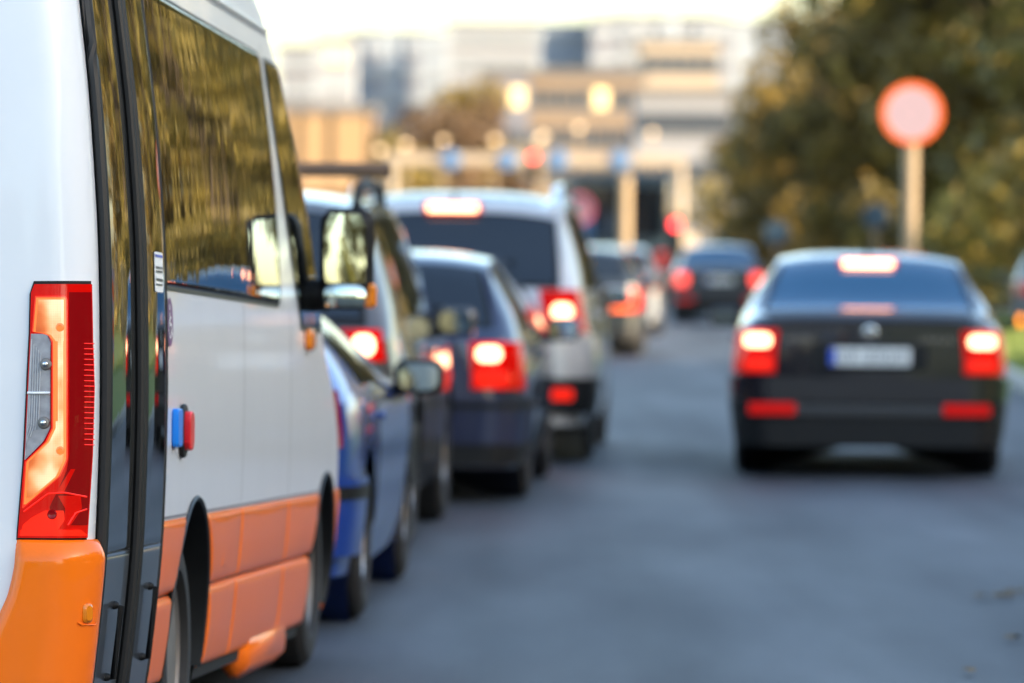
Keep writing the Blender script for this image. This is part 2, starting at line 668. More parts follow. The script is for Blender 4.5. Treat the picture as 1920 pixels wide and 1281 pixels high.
# ------------------------------------------------------------------ wheels shared by all vehicles
def wheel_meshes(r, w, rimr, spokes, rim_mat):
    t = MB()
    h = w / 2
    t.lathe([(-h * .7, rimr), (-h * .98, rimr + .02), (-h, (r + rimr) / 2), (-h * .92, r - .025), (-h * .7, r - .004), (-h * .3, r),
             (h * .3, r), (h * .7, r - .004), (h * .92, r - .025), (h, (r + rimr) / 2), (h * .98, rimr + .02), (h * .7, rimr), (-h * .7, rimr)], n=36)
    tm = t.mesh('tyre')
    tm.materials.append(M['tyre'])
    q = MB()
    q.lathe([(h * .72, rimr + .002), (h * .8, rimr - .008), (h * .62, rimr - .03), (h * .1, rimr - .045), (h * .05, .001)], n=32)
    for k in range(spokes):
        a = 2 * math.pi * k / spokes
        c = Vector((h * .5, math.cos(a) * rimr * .52, math.sin(a) * rimr * .52))
        q.box(c, (.03, rimr * .92, rimr * .2), rx=a)
    q.lathe([(h * .3, .07), (h * .66, .065), (h * .72, .04), (h * .72, .001)], n=16)
    rm = q.mesh('rim')
    rm.materials.append(rim_mat)
    return tm, rm


def add_wheel(parent, meshes, x, y, z):
    side = 1 if x > 0 else -1
    wnode = node('wheel', parent, (x, y, z), (0, 0, 0 if side > 0 else math.pi))
    link_mesh('tyre', meshes[0], wnode)
    link_mesh('rim', meshes[1], wnode)
    return wnode


# ------------------------------------------------------------------ the minibus in front
VYAW, VPIT = math.atan((1594 - 960) / F_PX), math.atan((742 - HORIZON) / F_PX)
VD0, VLAT, VH = 12.7, 1.83, 1.135
vrot = Euler((-VPIT, 0, -VYAW)).to_matrix()
Fv, Rv, Uv = vrot @ Vector((0, 1, 0)), vrot @ Vector((1, 0, 0)), vrot @ Vector((0, 0, 1))
v_org = Vector((0, 0, CAM_Z)) + Fv * VD0 - Rv * (VLAT + 1.0) - Uv * VH
van = thing('minibus', 'white and orange minibus with lit tail lamp and dark double door in the foreground', 'minibus',
            v_org, (-VPIT, 0, -VYAW))
inset = pchip([.2, .45, .8, 1.1, 1.42, 1.8, 2.1, 2.3, 2.42, 2.55, 2.64, 2.70],
              [.07, .035, .006, 0, .006, .032, .068, .098, .125, .185, .28, .48])
rear_u = pchip([.2, .8, 1.1, 1.5, 2.0, 2.4, 2.6, 2.7], [.12, .12, .12, .125, .15, .20, .27, .42])
front_u = pchip([.2, .5, .9, 1.1, 1.3, 1.5, 1.8, 2.0, 2.2, 2.4, 2.55, 2.65, 2.70],
                [6.55, 6.66, 6.70, 6.62, 6.35, 6.14, 5.86, 5.66, 5.46, 5.22, 4.95, 4.6, 4.2])
RC = .10


rf_w = pchip([.2, .92, 1.3, 2.7], [.30, .30, .55, .55])


def v_side(u, w):
    """lateral position of the right-hand skin"""
    hw = 1.0 - inset(w)
    uf = front_u(w)
    rf = rf_w(w)
    if u > uf - rf:
        t = min(1, (u - (uf - rf)) / rf)
        return hw - .42 * (1 - math.sqrt(max(0, 1 - t * t)))
    ur = rear_u(w)
    if u < ur + RC:
        t = min(1, (ur + RC - u) / RC)
        return hw - RC * (1 - math.sqrt(max(0, 1 - t * t)))
    return hw


def v_norm(u, w):
    e = .01
    dx_u = (v_side(u + e, w) - v_side(u - e, w)) / (2 * e)
    dx_w = (v_side(u, w + e) - v_side(u, w - e)) / (2 * e)
    return Vector((1, -dx_u, -dx_w)).normalized()


def vp(u, w, off=0.0):
    p = Vector((v_side(u, w), u, w))
    return p + v_norm(u, w) * off if off else p


def corner(q, w, off=0.0):
    """skin round the right rear corner; q = 0 where the bend begins, negative on the rear face"""
    hw, ur = 1.0 - inset(w), rear_u(w)
    if q <= 0:
        p, n = Vector((hw - RC + q, ur, w)), Vector((0, -1, 0))
    elif q < RC * math.pi / 2:
        a = q / RC
        p, n = Vector((hw - RC + RC * math.sin(a), ur + RC - RC * math.cos(a), w)), Vector((math.sin(a), -math.cos(a), 0))
    else:
        p, n = Vector((hw, ur + RC + q - RC * math.pi / 2, w)), Vector((1, 0, 0))
    return p + n * off


def l2q(l):
    """lateral offset from the widest point (negative inwards) to q"""
    if l <= -RC:
        return l + RC
    return RC * math.asin(min(1, max(0, (l + RC) / RC)))


SR = 780.0                           # photo pixels per metre at the van's rear face


def proj(p):
    q = v_org + vrot @ p
    ux, uy = q.x / q.y * F_PX, (CAM_Z - q.z) / q.y * F_PX + HORIZON - 640.5
    c, s_ = math.cos(ROLL), math.sin(ROLL)
    return ux * c - uy * s_ + 960.0, ux * s_ + uy * c + 640.5


def solve(x, y, off=.012):
    """(q, w) of the rear corner that shows at photo pixel (x, y)"""
    w = VH + (745 - y) / 780.0
    q = 0.0
    for _ in range(6):
        lo, hi = -.9, RC * 1.25
        for _ in range(26):
            m_ = (lo + hi) / 2
            if proj(corner(m_, w, off))[0] < x:
                lo = m_
            else:
                hi = m_
        q = (lo + hi) / 2
        w += (proj(corner(q, w, off))[1] - y) / 780.0
    return q, w


def cpt(x, y, off):
    q, w = solve(x, y)
    return corner(q, w, off)


def LX(x):
    return (x - 179.0) / SR


def WY(y):
    return VH + (745 - y) / SR


ARCHES = [(2.25, .40, .44), (5.98, .44, .42)]


def arch_snap(u, w):
    for cu, cw, r in ARCHES:
        d = math.hypot(u - cu, w - cw)
        if d < r:
            if d < 1e-6:
                return u, cw + r, True
            return cu + (u - cu) / d * r, cw + (w - cw) / d * r, True
    return u, w, False


def arch_dist(u, w):
    return min(math.hypot(u - cu, w - cw) - r for cu, cw, r in ARCHES)


# --- body shell above the waist (white) and below it (dark carrier that the orange panels sit on)
def van_shell(name, ws, m, shrink=0.0, cap=True):
    def ring(w):
        hw, ur, uf = 1.0 - inset(w), rear_u(w), front_u(w)
        pts = []
        for l in np.linspace(-hw * 0, hw - RC, 14)[:-1]:
            pts.append((Vector((l, ur, w)), False))
        for a in np.linspace(0, math.pi / 2, 9)[:-1]:
            pts.append((Vector((hw - RC + RC * math.sin(a), ur + RC - RC * math.cos(a), w)), False))
        us = list(np.linspace(ur + RC, 1.4, 12)[:-1]) + list(np.arange(1.4, 3.0, .04)) + list(np.linspace(3.0, 3.6, 8)[:-1])
        us += list(np.linspace(3.6, uf - rf_w(w), 90)[:-1])
        for t in np.linspace(0, 1, 14):
            us.append(uf - rf_w(w) + rf_w(w) * math.sin(t * math.pi / 2))
        for u in us:
            uu, ww, ins = arch_snap(u, w)
            x = v_side(uu, ww) if ins else v_side(u, w)
            pts.append((Vector((x, uu, ww)), ins))
        xl = pts[-1][0].x
        for l in np.linspace(1, 0, 10)[1:]:
            pts.append((Vector((xl * l, uf, w)), False))
        return pts
    rings = [ring(w) for w in ws]
    b_ = MB()
    for sgn in (1, -1):
        rows_ = [[Vector((p.x * sgn * (1 - shrink), p.y, p.z)) for p, _ in r_] for r_ in rings]
        b_.grid(rows_, keep=[[k for _, k in r_] for r_ in rings])
    if cap:
        top = [p for p, _ in rings[-1]]
        b_.add(top + [Vector((-p.x, p.y, p.z)) for p in reversed(top)], [tuple(range(2 * len(top)))])
    return b_.build(name, m, van)


van_shell('body', list(np.linspace(.772, 1.1, 10)) + list(np.linspace(1.15, 2.2, 18)) + [2.26, 2.32, 2.38, 2.44, 2.5, 2.55, 2.6, 2.64, 2.67, 2.69, 2.70], M['white'])
van_shell('sill_carrier', list(np.linspace(.30, .79, 13)), M['under'], shrink=.012, cap=False)
MB().box((0, 3.4, .36), (1.7, 6.2, .05)).build('floor_pan', M['under'], van)
for cu, cw, r in ARCHES:             # inner wheel housings
    wl_ = MB()
    wl_.grid([[Vector((x_, cu + (r - .006) * math.cos(a_), cw + (r - .006) * math.sin(a_))) for x_ in (-.95, .94)]
              for a_ in np.linspace(R(-6), R(186), 30)])
    wl_.build('wheel_housing', M['under'], van)


def v_patch(name, u0, u1, w0, w1, m, off=.004, rim=.0, depth=.0, bulge=0.0, corner_r=0.0, nu=24, nw=16, parent=None, arch=False,
            uleft=None, uright=None, label=None, wave=0.0):
    """a panel that follows the van's right flank"""
    def lines(n):
        t = list(np.linspace(0, 1, n))
        return t
    ts, ss = lines(nu), lines(nw)
    if rim:
        L, Hh = u1 - u0, w1 - w0
        ts = sorted(set([round(x, 5) for x in ts if rim / L < x < 1 - rim / L] + [0, rim * .3 / L, rim * .65 / L, rim / L, 1 - rim / L, 1 - rim * .65 / L, 1 - rim * .3 / L, 1]))
        ss = sorted(set([round(x, 5) for x in ss if rim / Hh < x < 1 - rim / Hh] + [0, rim * .3 / Hh, rim * .65 / Hh, rim / Hh, 1 - rim / Hh, 1 - rim * .65 / Hh, 1 - rim * .3 / Hh, 1]))
    rows_, keep = [], []
    for s in ss:
        w = w0 + (w1 - w0) * s
        a = uleft(w) if uleft else u0
        b = uright(w) if uright else u1
        row, kr = [], []
        for t in ts:
            u, ww = a + (b - a) * t, w
            if corner_r:
                # round the corners
                for cu, su in ((a, 1), (b, -1)):
                    for cw, sw in ((w0, 1), (w1, -1)):
                        lu, lw = (u - cu) * su, (ww - cw) * sw
                        if lu < corner_r and lw < corner_r:
                            dx, dy = corner_r - lu, corner_r - lw
                            mx_ = max(dx, dy)
                            hyp = math.hypot(dx, dy)
                            if hyp > 1e-6:
                                k = mx_ / hyp
                                u, ww = cu + su * (corner_r - dx * k), cw + sw * (corner_r - dy * k)
            ins = False
            if arch:
                u, ww, ins = arch_snap(u, ww)
            o = off
            if depth:
                e = min((u - a), (b - u), (ww - w0), (w1 - ww))
                if arch:
                    e = min(e, arch_dist(u, ww))
                e = max(0, min(1, e / rim))
                o -= depth * (1 - math.sqrt(max(0, 1 - (1 - e) ** 2)))
            if bulge:
                o += bulge * (1 - (2 * t - 1) ** 2) * (1 - (2 * s - 1) ** 2)
            row.append(vp(u, ww, o))
            kr.append(ins)
        rows_.append(row)
        keep.append(kr)
    b_ = MB()
    b_.grid(rows_, keep=keep if arch else None)
    o = b_.build(name, m, parent or van, angle=60)
    if label:
        o["label"] = label
    return o


# orange skirt panels, two rows
for u0, u1 in ((1.47, 2.62), (1.70, 3.36), (3.37, 4.70), (4.71, 5.98)):
    for w0, w1 in ((.335, .575), (.58, .793)):
        if u0 == 1.47:
            u1_ = 2.25
            v_patch('skirt_panel', u0, u1_, w0, w1, M['orange'], off=.008, rim=.03, depth=.016, bulge=.004, arch=True, nu=30)
        elif u0 == 1.70:
            v_patch('skirt_panel', 2.44, u1, w0, w1, M['orange'], off=.008, rim=.03, depth=.016, bulge=.008, arch=True, nu=36)
        else:
            v_patch('skirt_panel', u0, u1, w0, w1, M['orange'], off=.008, rim=.03, depth=.016, bulge=.008, arch=True, nu=36)
# front wing piece and front bumper corner
v_patch('front_bumper', 5.98, 6.62, .36, .793, M['orange'], off=.010, rim=.02, depth=.01, arch=True, nu=40, nw=20, uright=lambda w: front_u(w) - .01)
# black arch lips
for cu, cw, r in ARCHES:
    b_ = MB()
    rows_ = []
    for a in np.linspace(R(-8), R(188), 40):
        row = []
        for rr, of in ((r + .004, .004), (r - .002, .010), (r - .012, .004), (r - .014, -.10)):
            u, w = cu + rr * math.cos(a), cw + rr * math.sin(a)
            row.append(vp(u, w, of))
        rows_.append(row)
    b_.grid(rows_)
    b_.build('arch_lip', M['rubber'], van)
# dividing line between the white and the orange
v_patch('waist_line', 1.46, 5.75, .792, .799, M['grey_ink'], off=.003, nu=80, nw=3, arch=True)
# gaps between the body panels
for u in (3.37, 4.72):
    v_patch('panel_gap', u - .003, u + .003, .80, 1.40, M['rubber'], off=.0012, nu=2, nw=24)
v_patch('panel_gap', 4.47, 4.478, 1.40, 2.26, M['rubber'], off=.0012, nu=2, nw=20)
# gutter line under the roof
v_patch('gutter', 1.46, 4.75, 2.315, 2.335, M['white'], off=.010, rim=.008, depth=.010, nu=50, nw=4)
v_patch('gutter_seam', 1.46, 4.78, 2.305, 2.313, M['grey_ink'], off=.0015, nu=40, nw=2)
# big passenger window with its seal
v_patch('window_seal', 1.455, 4.42, 1.408, 2.232, M['rubber'], off=.0025, corner_r=.075, nu=50, nw=24)
v_patch('passenger_window', 1.47, 4.405, 1.420, 2.220, M['glass_van'], off=.006, corner_r=.07, nu=90, nw=40, rim=.02, depth=.003, bulge=.006)
# front door window that runs down to the mirror foot
fl = pchip([1.36, 1.5, 1.7, 2.0, 2.22], [5.08, 4.90, 4.74, 4.60, 4.56])
fr = pchip([1.36, 1.5, 1.8, 2.0, 2.22], [5.72, 5.58, 5.36, 5.18, 4.92])
v_patch('front_window', 4.6, 5.7, 1.36, 2.21, M['glass_van'], off=.006, uleft=fl, uright=fr, nu=16, nw=30)
v_patch('front_window_seal', 4.6, 5.7, 1.345, 2.225, M['rubber'], off=.003, uleft=lambda w: fl(w) - .03, uright=lambda w: fr(w) + .035, nu=14, nw=30)
# door handle and lock flap
v_patch('fuel_flap', 2.86, 2.98, .62, .70, M['orange'], off=.016, rim=.012, depth=.008, corner_r=.02, nu=8, nw=8)

# --- narrow double door behind the rear axle
v_patch('door_frame', .235, 1.455, .30, 2.42, M['rubber'], off=.006, nu=16, nw=60, uleft=lambda w: rear_u(w) + .125)
leafs = (('first', .285, .815), ('second', .915, 1.415))
for nm, a, b in leafs:
    d = v_patch('door_leaf', a, b, .315, 2.40, M['door_grey'], off=.013, rim=.012, depth=.006, nu=14, nw=60)
    v_patch('door_window', a + .035, b - .035, .735, 2.37, M['glass_van'], off=.018, rim=.01, depth=.004, bulge=.004, corner_r=.03, nu=24, nw=70, parent=d)
    v_patch('door_lower_panel', a + .035, b - .03, .325, .725, M['door_grey'], off=.0165, rim=.008, depth=.003, nu=10, nw=20, parent=d)
    v_patch('door_seam', a + .033, b - .028, .726, .733, M['chrome'], off=.0165, nu=10, nw=2, parent=d)
    uc = a + (.28 if nm == 'first' else .30)
    hb = MB()
    w1, w0 = (.60, .42) if nm == 'first' else (.625, .44)
    p1, p0 = vp(uc, w1, .036), vp(uc, w0, .036)
    hb.tube([vp(uc, w1, .016), p1, p0, vp(uc, w0, .016)], .008, n=10)
    for w in (w1, w0):
        hb.lathe([(.010, .011), (.018, .010), (.024, .006)], 'x', 12, c=vp(uc, w, .006))
    hb.build('grab_handle', M['plastic'], d)
mid = MB()
for du, of, r in ((-.03, .022, .014), (.0, .014, .010), (.032, .022, .014)):
    mid.tube([vp(.865 + du, w, of) for w in np.linspace(.315, 2.40, 50)], r, n=10)
mid.build('door_rubber', M['rubber'], van)
edge = MB()
edge.tube([vp(rear_u(w) + .15, w, .012) for w in np.linspace(.30, 2.42, 50)], .018, n=10)
edge.tube([vp(1.448, w, .008) for w in np.linspace(.30, 2.42, 50)], .007, n=8)
edge.build('door_seal', M['rubber'], van)
# notice on the second leaf
st = v_patch('notice_sticker', 1.13, 1.30, 1.395, 1.50, M['sticker'], off=.024, corner_r=.008, nu=8, nw=8)
v_patch('sticker_stripe', 1.14, 1.29, 1.486, 1.493, M['eu_blue'], off=.0255, nu=3, nw=2, parent=st)
random.seed(3)
tx = MB()
for w, hh in ((1.456, .006), (1.446, .006), (1.424, .007), (1.412, .005)):
    u = 1.15
    while u < 1.28:
        du = random.uniform(.006, .02)
        tx.add([vp(u, w, .0255), vp(u + du, w, .0255), vp(u + du, w + hh, .0255), vp(u, w + hh, .0255)], [(0, 1, 2, 3)])
        u += du + .005
tx.build('sticker_text', M['ink'], st)


# wheelchair pictogram
def v_disc(name, cu, cw, r, off, m, parent, n=28):
    b_ = MB()
    c = [vp(cu + r * k / 3 * math.cos(t), cw + r * k / 3 * math.sin(t), off) for k in (1, 2, 3) for t in np.linspace(0, 2 * math.pi, n, endpoint=False)]
    fs = [tuple(range(n))]
    for k in range(2):
        for i in range(n):
            j = (i + 1) % n
            fs.append((k * n + i, k * n + j, (k + 1) * n + j, (k + 1) * n + i))
    b_.add(c, fs)
    return b_.build(name, m, parent)


wc = v_disc('wheelchair_sticker', 1.585, 1.322, .066, .004, M['purple'], van)
pic = MB()


def v_stroke(pts, wd, off=.0055):
    for (a, b), (c, d) in zip(pts[:-1], pts[1:]):
        L = math.hypot(c - a, d - b)
        nx, ny = -(d - b) / L * wd / 2, (c - a) / L * wd / 2
        pic.add([vp(1.585 + x, 1.322 + y, off) for x, y in ((a + nx, b + ny), (c + nx, d + ny), (c - nx, d - ny), (a - nx, b - ny))], [(0, 1, 2, 3)])


v_stroke([(-.020 + .026 * math.cos(t) + .012, -.016 + .026 * math.sin(t)) for t in np.linspace(R(110), R(375), 16)], .007)
v_stroke([(-.012, .026), (-.008, -.006), (.016, -.006), (.028, -.034), (.036, -.031)], .009)
v_stroke([(-.010, .012), (.014, .012)], .007)
v_stroke([(-.014 + .006 * math.cos(t), .040 + .006 * math.sin(t)) for t in np.linspace(0, 2 * math.pi, 9)], .007)
pic.build('wheelchair_symbol', M['sticker'], wc)


# door buttons
def v_box(name, cu, cw, su, sw, sd, m, parent=None, r=.015):
    p, n = vp(cu, cw), v_norm(cu, cw)
    b_ = MB()
    b_.rbox(Vector((p.x + sd / 2, p.y, p.z)), (sd, su, sw), r, axis=0, edge=.004)
    return b_.build(name, m, parent or van)


v_box('blue_door_button', 1.70, 1.037, .10, .105, .019, M['btn_blue'])
bb = v_box('button_base', 1.86, 1.028, .13, .148, .013, M['plastic'], r=.05)
v_box('red_door_button', 1.875, 1.028, .095, .108, .030, M['btn_red'], bb, r=.03)

# tail lamp at the rear corner: stacked lens pieces, edges as (photo y, photo x)
L_out = lin([(529, 66), (548, 58), (625, 56), (700, 52), (867, 44), (1008, 32)])
R_out = lin([(529, 174), (640, 176), (728, 179), (858, 175), (1008, 165)])


def lamp_piece(name, y0, y1, Lf, Rf, off, m, parent, ny=40, nx=14, thick=.0, dome=0.0, kind=None):
    rows_ = []
    for y in np.linspace(y1, y0, ny):
        (a, wa), (b, wb_) = solve(Lf(y), y), solve(Rf(y), y)
        row = [corner(a, wa, off - thick)]
        for t in np.linspace(0, 1, nx):
            row.append(corner(a + (b - a) * t, wa + (wb_ - wa) * t, off))
        row.append(corner(b, wb_, off - thick))
        rows_.append(row)

    def back(y):
        (a, wa), (b, wb_) = solve(Lf(y), y), solve(Rf(y), y)
        ts = [0] + list(np.linspace(0, 1, nx)) + [1]
        return [corner(a + (b - a) * t, wa + (wb_ - wa) * t, off - thick) for t in ts]
    rows_ = [back(y1)] + rows_ + [back(y0)]
    b_ = MB()
    b_.grid(rows_)
    return b_.build(name, m, parent, angle=50)


tl = lamp_piece('tail_lamp', 527, 1013, lambda y: L_out(y) - 3.5, lambda y: R_out(y) + 2, .004, M['plastic'], van, thick=.02)
lamp_piece('red_lens', 533, 1009, L_out, R_out, .010, M['red_lens'], tl, thick=.006, ny=60)
# deep red outer zone
lamp_piece('dark_red_lens', 548, 985, lin([(548, 130), (850, 130), (880, 126), (920, 108), (950, 92), (985, 100)]), lambda y: R_out(y) - 3, .0125, M['red_dark'], tl, thick=.004)
# lit guide: upper block, stem, lower sweep
gl = lin([(555, 66), (622, 60), (627, 88), (640, 97), (803, 97), (829, 85), (866, 47), (953, 41)])
gr_ = lin([(555, 122), (560, 126), (862, 126), (894, 112), (925, 76), (953, 43)])
lg = lamp_piece('light_guide', 555, 953, gl, gr_, .0145, M['guide_red'], tl, ny=120, nx=18, thick=.004)
g1l, g1r = (lambda y: gl(y) + 2.5), (lambda y: gr_(y) - 3)
lamp_piece('guide_band', 558, 946, g1l, g1r, .0152, M['guide_orange'], lg, ny=110, nx=14, thick=.001)
lamp_piece('guide_core', 562, 640, lambda y: gl(y) + 7, lambda y: gr_(y) - 7, .0158, M['guide'], lg, ny=40, nx=14, thick=.001)
lamp_piece('guide_core', 640, 790, lambda y: gl(y) + 11, lambda y: gr_(y) - 8, .0158, M['guide'], lg, ny=60, nx=10, thick=.001)
lamp_piece('guide_core', 790, 934, lambda y: gl(y) + 7, lambda y: gr_(y) - 8, .0158, M['guide'], lg, ny=60, nx=14, thick=.001)
# clear insert
cl = lin([(626, 58), (700, 54), (800, 49), (862, 45.5)])
cr_ = lin([(626, 86), (632, 92), (642, 95), (803, 94), (829, 81), (862, 48)])
ci = lamp_piece('clear_lens', 626, 862, cl, cr_, .0135, M['clear'], tl, ny=60, nx=12, thick=.004)
rim_b = MB()
path = [cpt(cr_(y) + .8, y, .016) for y in np.linspace(630, 862, 40)]
rim_b.tube(path, .0014, n=6)
rim_b.build('insert_rim', M['red_dark'], tl)
dv = MB()
dv.tube([cpt(51.5, 737, .0165), cpt(94, 737, .0165)], .0032, n=8)
dv.build('insert_divider', M['sticker'], tl)
fl_ = MB()                           # flutes of the reflector behind the clear lens
for k in range(6):
    t = k / 6
    x0 = 55 + 4.5 * k
    fl_.tube([cpt(max(cl(y) + 2, min(x0 - (y - 640) * .035 - max(0, y - 800) * .3, cr_(y) - 2)), y, .0150) for y in np.linspace(636 + 5 * k, 855 - 12 * k, 24)], .0011, n=5)
fl_.build('reflector_flute', mat('frosted_flute', (.5, .5, .52), .3), ci)
for y, x in ((683, 86), (793, 82)):
    b_ = MB()
    c = cpt(x, y, .0155)
    b_.lathe([(0, .015), (-.004, .013), (-.006, .008)], 'y', 18, c=c)
    b_.build('bulb_socket', M['steel_rim'], tl)
    b_ = MB()
    b_.lathe([(-.006, .0075), (-.011, .006), (-.0135, .002)], 'y', 14, c=c)
    b_.build('bulb', M['chrome'], tl)
ribs = MB()
for y in np.linspace(644, 834, 20):
    ribs.tube([cpt(156, y, .0165), cpt(173.5, y + .5, .0165)], .0013, n=5)
ribs.build('lens_rib', M['red_glow'], tl)
for k, (x, y) in enumerate(((112, 614), (112, 845))):
    b_ = MB()
    c = cpt(x, y, .0185)
    b_.lathe([(0, .0105), (-.003, .0095), (-.0035, .006), (-.001, .004)], 'y', 20, c=c)
    b_.build('filament_bulb', M['guide_orange'], tl)
# fog lamp in the foot of the lens
lamp_piece('fog_lens', 958, 1000, lin([(958, 84), (970, 60), (985, 42), (1000, 40)]), lin([(958, 118), (975, 120), (1000, 104)]), .0145, M['red_glow'], tl, thick=.004, ny=16)
b_ = MB()
b_.lathe([(0, .012), (-.004, .010), (-.002, .006)], 'y', 20, c=cpt(97, 965, .0185))
b_.build('fog_bulb', M['red_dark'], tl)
lamp_piece('lens_facet', 930, 990, lin([(930, 108), (955, 122), (990, 112)]), lin([(930, 150), (955, 152), (990, 128)]), .0140, M['red_lens'], tl, thick=.003, ny=14)
lamp_piece('lens_facet', 994, 1005, lin([(994, 38), (1005, 36)]), lin([(994, 150), (1005, 163)]), .0142, M['red_glow'], tl, thick=.003, ny=5)
lamp_piece('lens_facet', 880, 925, lin([(880, 132), (925, 104)]), lin([(880, 140), (925, 118)]), .0140, M['red_lens'], tl, thick=.003, ny=8)
fa = MB()
fa.tube([cpt(x, y, .016) for x, y in ((44, 960), (90, 926), (120, 924), (160, 932))], .0024, n=6)
fa.tube([cpt(x, y, .016) for x, y in ((126, 985), (140, 962), (160, 955))], .0022, n=6)
fa.build('lens_facet', M['red_glow'], tl)

# orange rear bumper corner
BL = lin([(1012, 27), (1060, 24), (1090, 18), (1120, 10), (1150, -4), (1281, -60), (1380, -110)])
rows_ = []
for y in np.linspace(1380, 1013, 44):
    a, w = solve(BL(y), y)
    b = RC * math.pi / 2 + .025
    t_top = max(0, min(1, (y - 1013) / 40))
    o = .012 + .022 * math.sin(t_top * math.pi / 2)
    row = [corner(a - .004, w, 0)]
    for t in np.linspace(0, 1, 26):
        oo = o
        e = min(t, 1 - t) * (b - a) / .03
        if e < 1:
            oo = o * math.sqrt(max(0, 1 - (1 - e) ** 2))
        row.append(corner(a + (b - a) * t, w, oo))
    rows_.append(row)
a, w = solve(BL(1012), 1012)
rows_.append([corner(a + (RC * math.pi / 2 + .025 - a) * max(0, (k - 1) / 25), w, 0) for k in range(27)])
b_ = MB()
b_.grid(rows_)
bump_o = b_.build('rear_bumper_corner', M['orange'], van, angle=60)
rows_ = []
for w in np.linspace(.32, .80, 12):
    rows_.append([corner(q, w, .003) for q in np.linspace(-.9, -.01, 10)])
b_ = MB()
b_.grid(rows_)
b_.build('rear_door_foot', M['white'], van)
# side reflector in the bumper
b_ = MB()
c = cpt(150, 1150, .030)
rot = Matrix.Rotation(R(50), 3, 'Z')
b_.rbox(c, (.032, .026, .047), .012, axis=1, rot=rot, edge=.006)
b_.build('side_reflector', M['amber'], van)
b_ = MB()
rr = [cpt(x, y, .037) for x, y in ((134, 1168), (140, 1172), (160, 1172), (168, 1168))]
b_.tube(rr, .002, n=6)
b_.build('reflector_pocket', M['orange'], van)
# rear window at the frame's edge
rows_ = []
for s in np.linspace(0, 1, 24):
    w = 1.60 + .78 * s
    row = []
    for t in np.linspace(0, 1, 10):
        l = -.72 + .49 * t
        ww, ll = w, l
        lu, lw = (-.23 - l), (w - 1.60)
        cr0 = .09
        if lu < cr0 and lw < cr0:
            dx, dy = cr0 - lu, cr0 - lw
            k = max(dx, dy) / max(1e-6, math.hypot(dx, dy))
            ll, ww = -.23 - (cr0 - dx * k), 1.60 + (cr0 - dy * k)
        row.append(corner(ll + RC, ww, .005))
    rows_.append(row)
b_ = MB()
b_.grid(rows_)
b_.build('rear_window', M['glass_van'], van)
sl = MB()
sl.tube([corner(-.13 + 0 * w, w, .004) for w in np.linspace(1.69, 2.38, 20)], .008, n=8)
sl.build('rear_window_seal', M['rubber'], van)

# indicator on the front wing and exterior mirror
ib = MB()
c = vp(5.24, 1.315, .012)
ib.rbox(c, (.03, .13, .075), .03, axis=0, edge=.01)
ib.build('side_indicator', M['amber'], van)
mroot = MB()
c = vp(5.42, 1.60) + Vector((.125, 0, -.005))
rotm = Matrix.Rotation(R(6), 3, 'Z')
mroot.rbox(c + Vector((0, .05, 0)), (.185, .13, .345), .055, axis=1, n=8, rot=rotm, edge=.03)
mir = mroot.build('door_mirror', M['plastic'], van)
for nm, dz, hz in (('mirror_glass', .035, .235), ('wide_angle_glass', -.128, .075)):
    b_ = MB()
    rows_ = []
    cx, cz = c.x - .002, c.z + dz
    for s in np.linspace(-1, 1, 12):
        row = []
        for t in np.linspace(-1, 1, 12):
            k = (1 - .06 * s * s) if nm == 'mirror_glass' else (1 - .1 * s * s)
            sx = t * .071 * k * (1.0 if s < .5 else 1 - .28 * ((s - .5) / .5) ** 2)
            sz = s * hz / 2
            curve = (.0012 if nm == 'mirror_glass' else .012)
            p = Vector((sx, -.0175 - curve * (1 - (t * t + s * s) / 2), sz))
            p = rotm @ p
            row.append(p + Vector((cx, c.y, cz)))
        rows_.append(row)
    b_.grid(rows_)
    b_.build(nm, M['mirror'], mir)
b_ = MB()
b_.rbox(c + rotm @ Vector((.085, .02, -.125)), (.045, .05, .085), .018, axis=1, edge=.01)
b_.build('mirror_indicator', M['amber'], mir)
b_ = MB()
b_.tube([vp(5.5, 1.47, -.02), vp(5.47, 1.47, .05), c + Vector((-.05, .05, -.12))], [.06, .055, .05], n=12)
b_.build('mirror_arm', M['plastic'], mir)

# wheels stand on the road
vw = wheel_meshes(.335, .225, .215, 6, M['steel_rim'])
for u in (2.15, 5.90):
    z0 = (Vector(v_org) + Fv * u).z
    w_c = (.335 - z0) / math.cos(VPIT)
    for sx in (.85, -.85):
        add_wheel(van, vw, sx, u, w_c)
mf = MB()
mf.add([vp(2.62, .40, -.04), vp(2.62, .40, -.30), vp(2.60, .18, -.30), vp(2.60, .18, -.04), vp(2.63, .40, -.04), vp(2.63, .40, -.30), vp(2.61, .18, -.30), vp(2.61, .18, -.04)],
       [(0, 1, 2, 3), (7, 6, 5, 4), (0, 4, 5, 1), (2, 6, 7, 3), (1, 5, 6, 2), (0, 3, 7, 4)])
mf.build('mud_flap', M['rubber'], van)
b_ = MB()
b_.rbox(vp(4.42, .322) + Vector((-.032, 0, 0)), (.10, 1.15, .165), .078, axis=0, n=8, edge=.038)
b_.build('entry_step', M['orange'], van, angle=60)


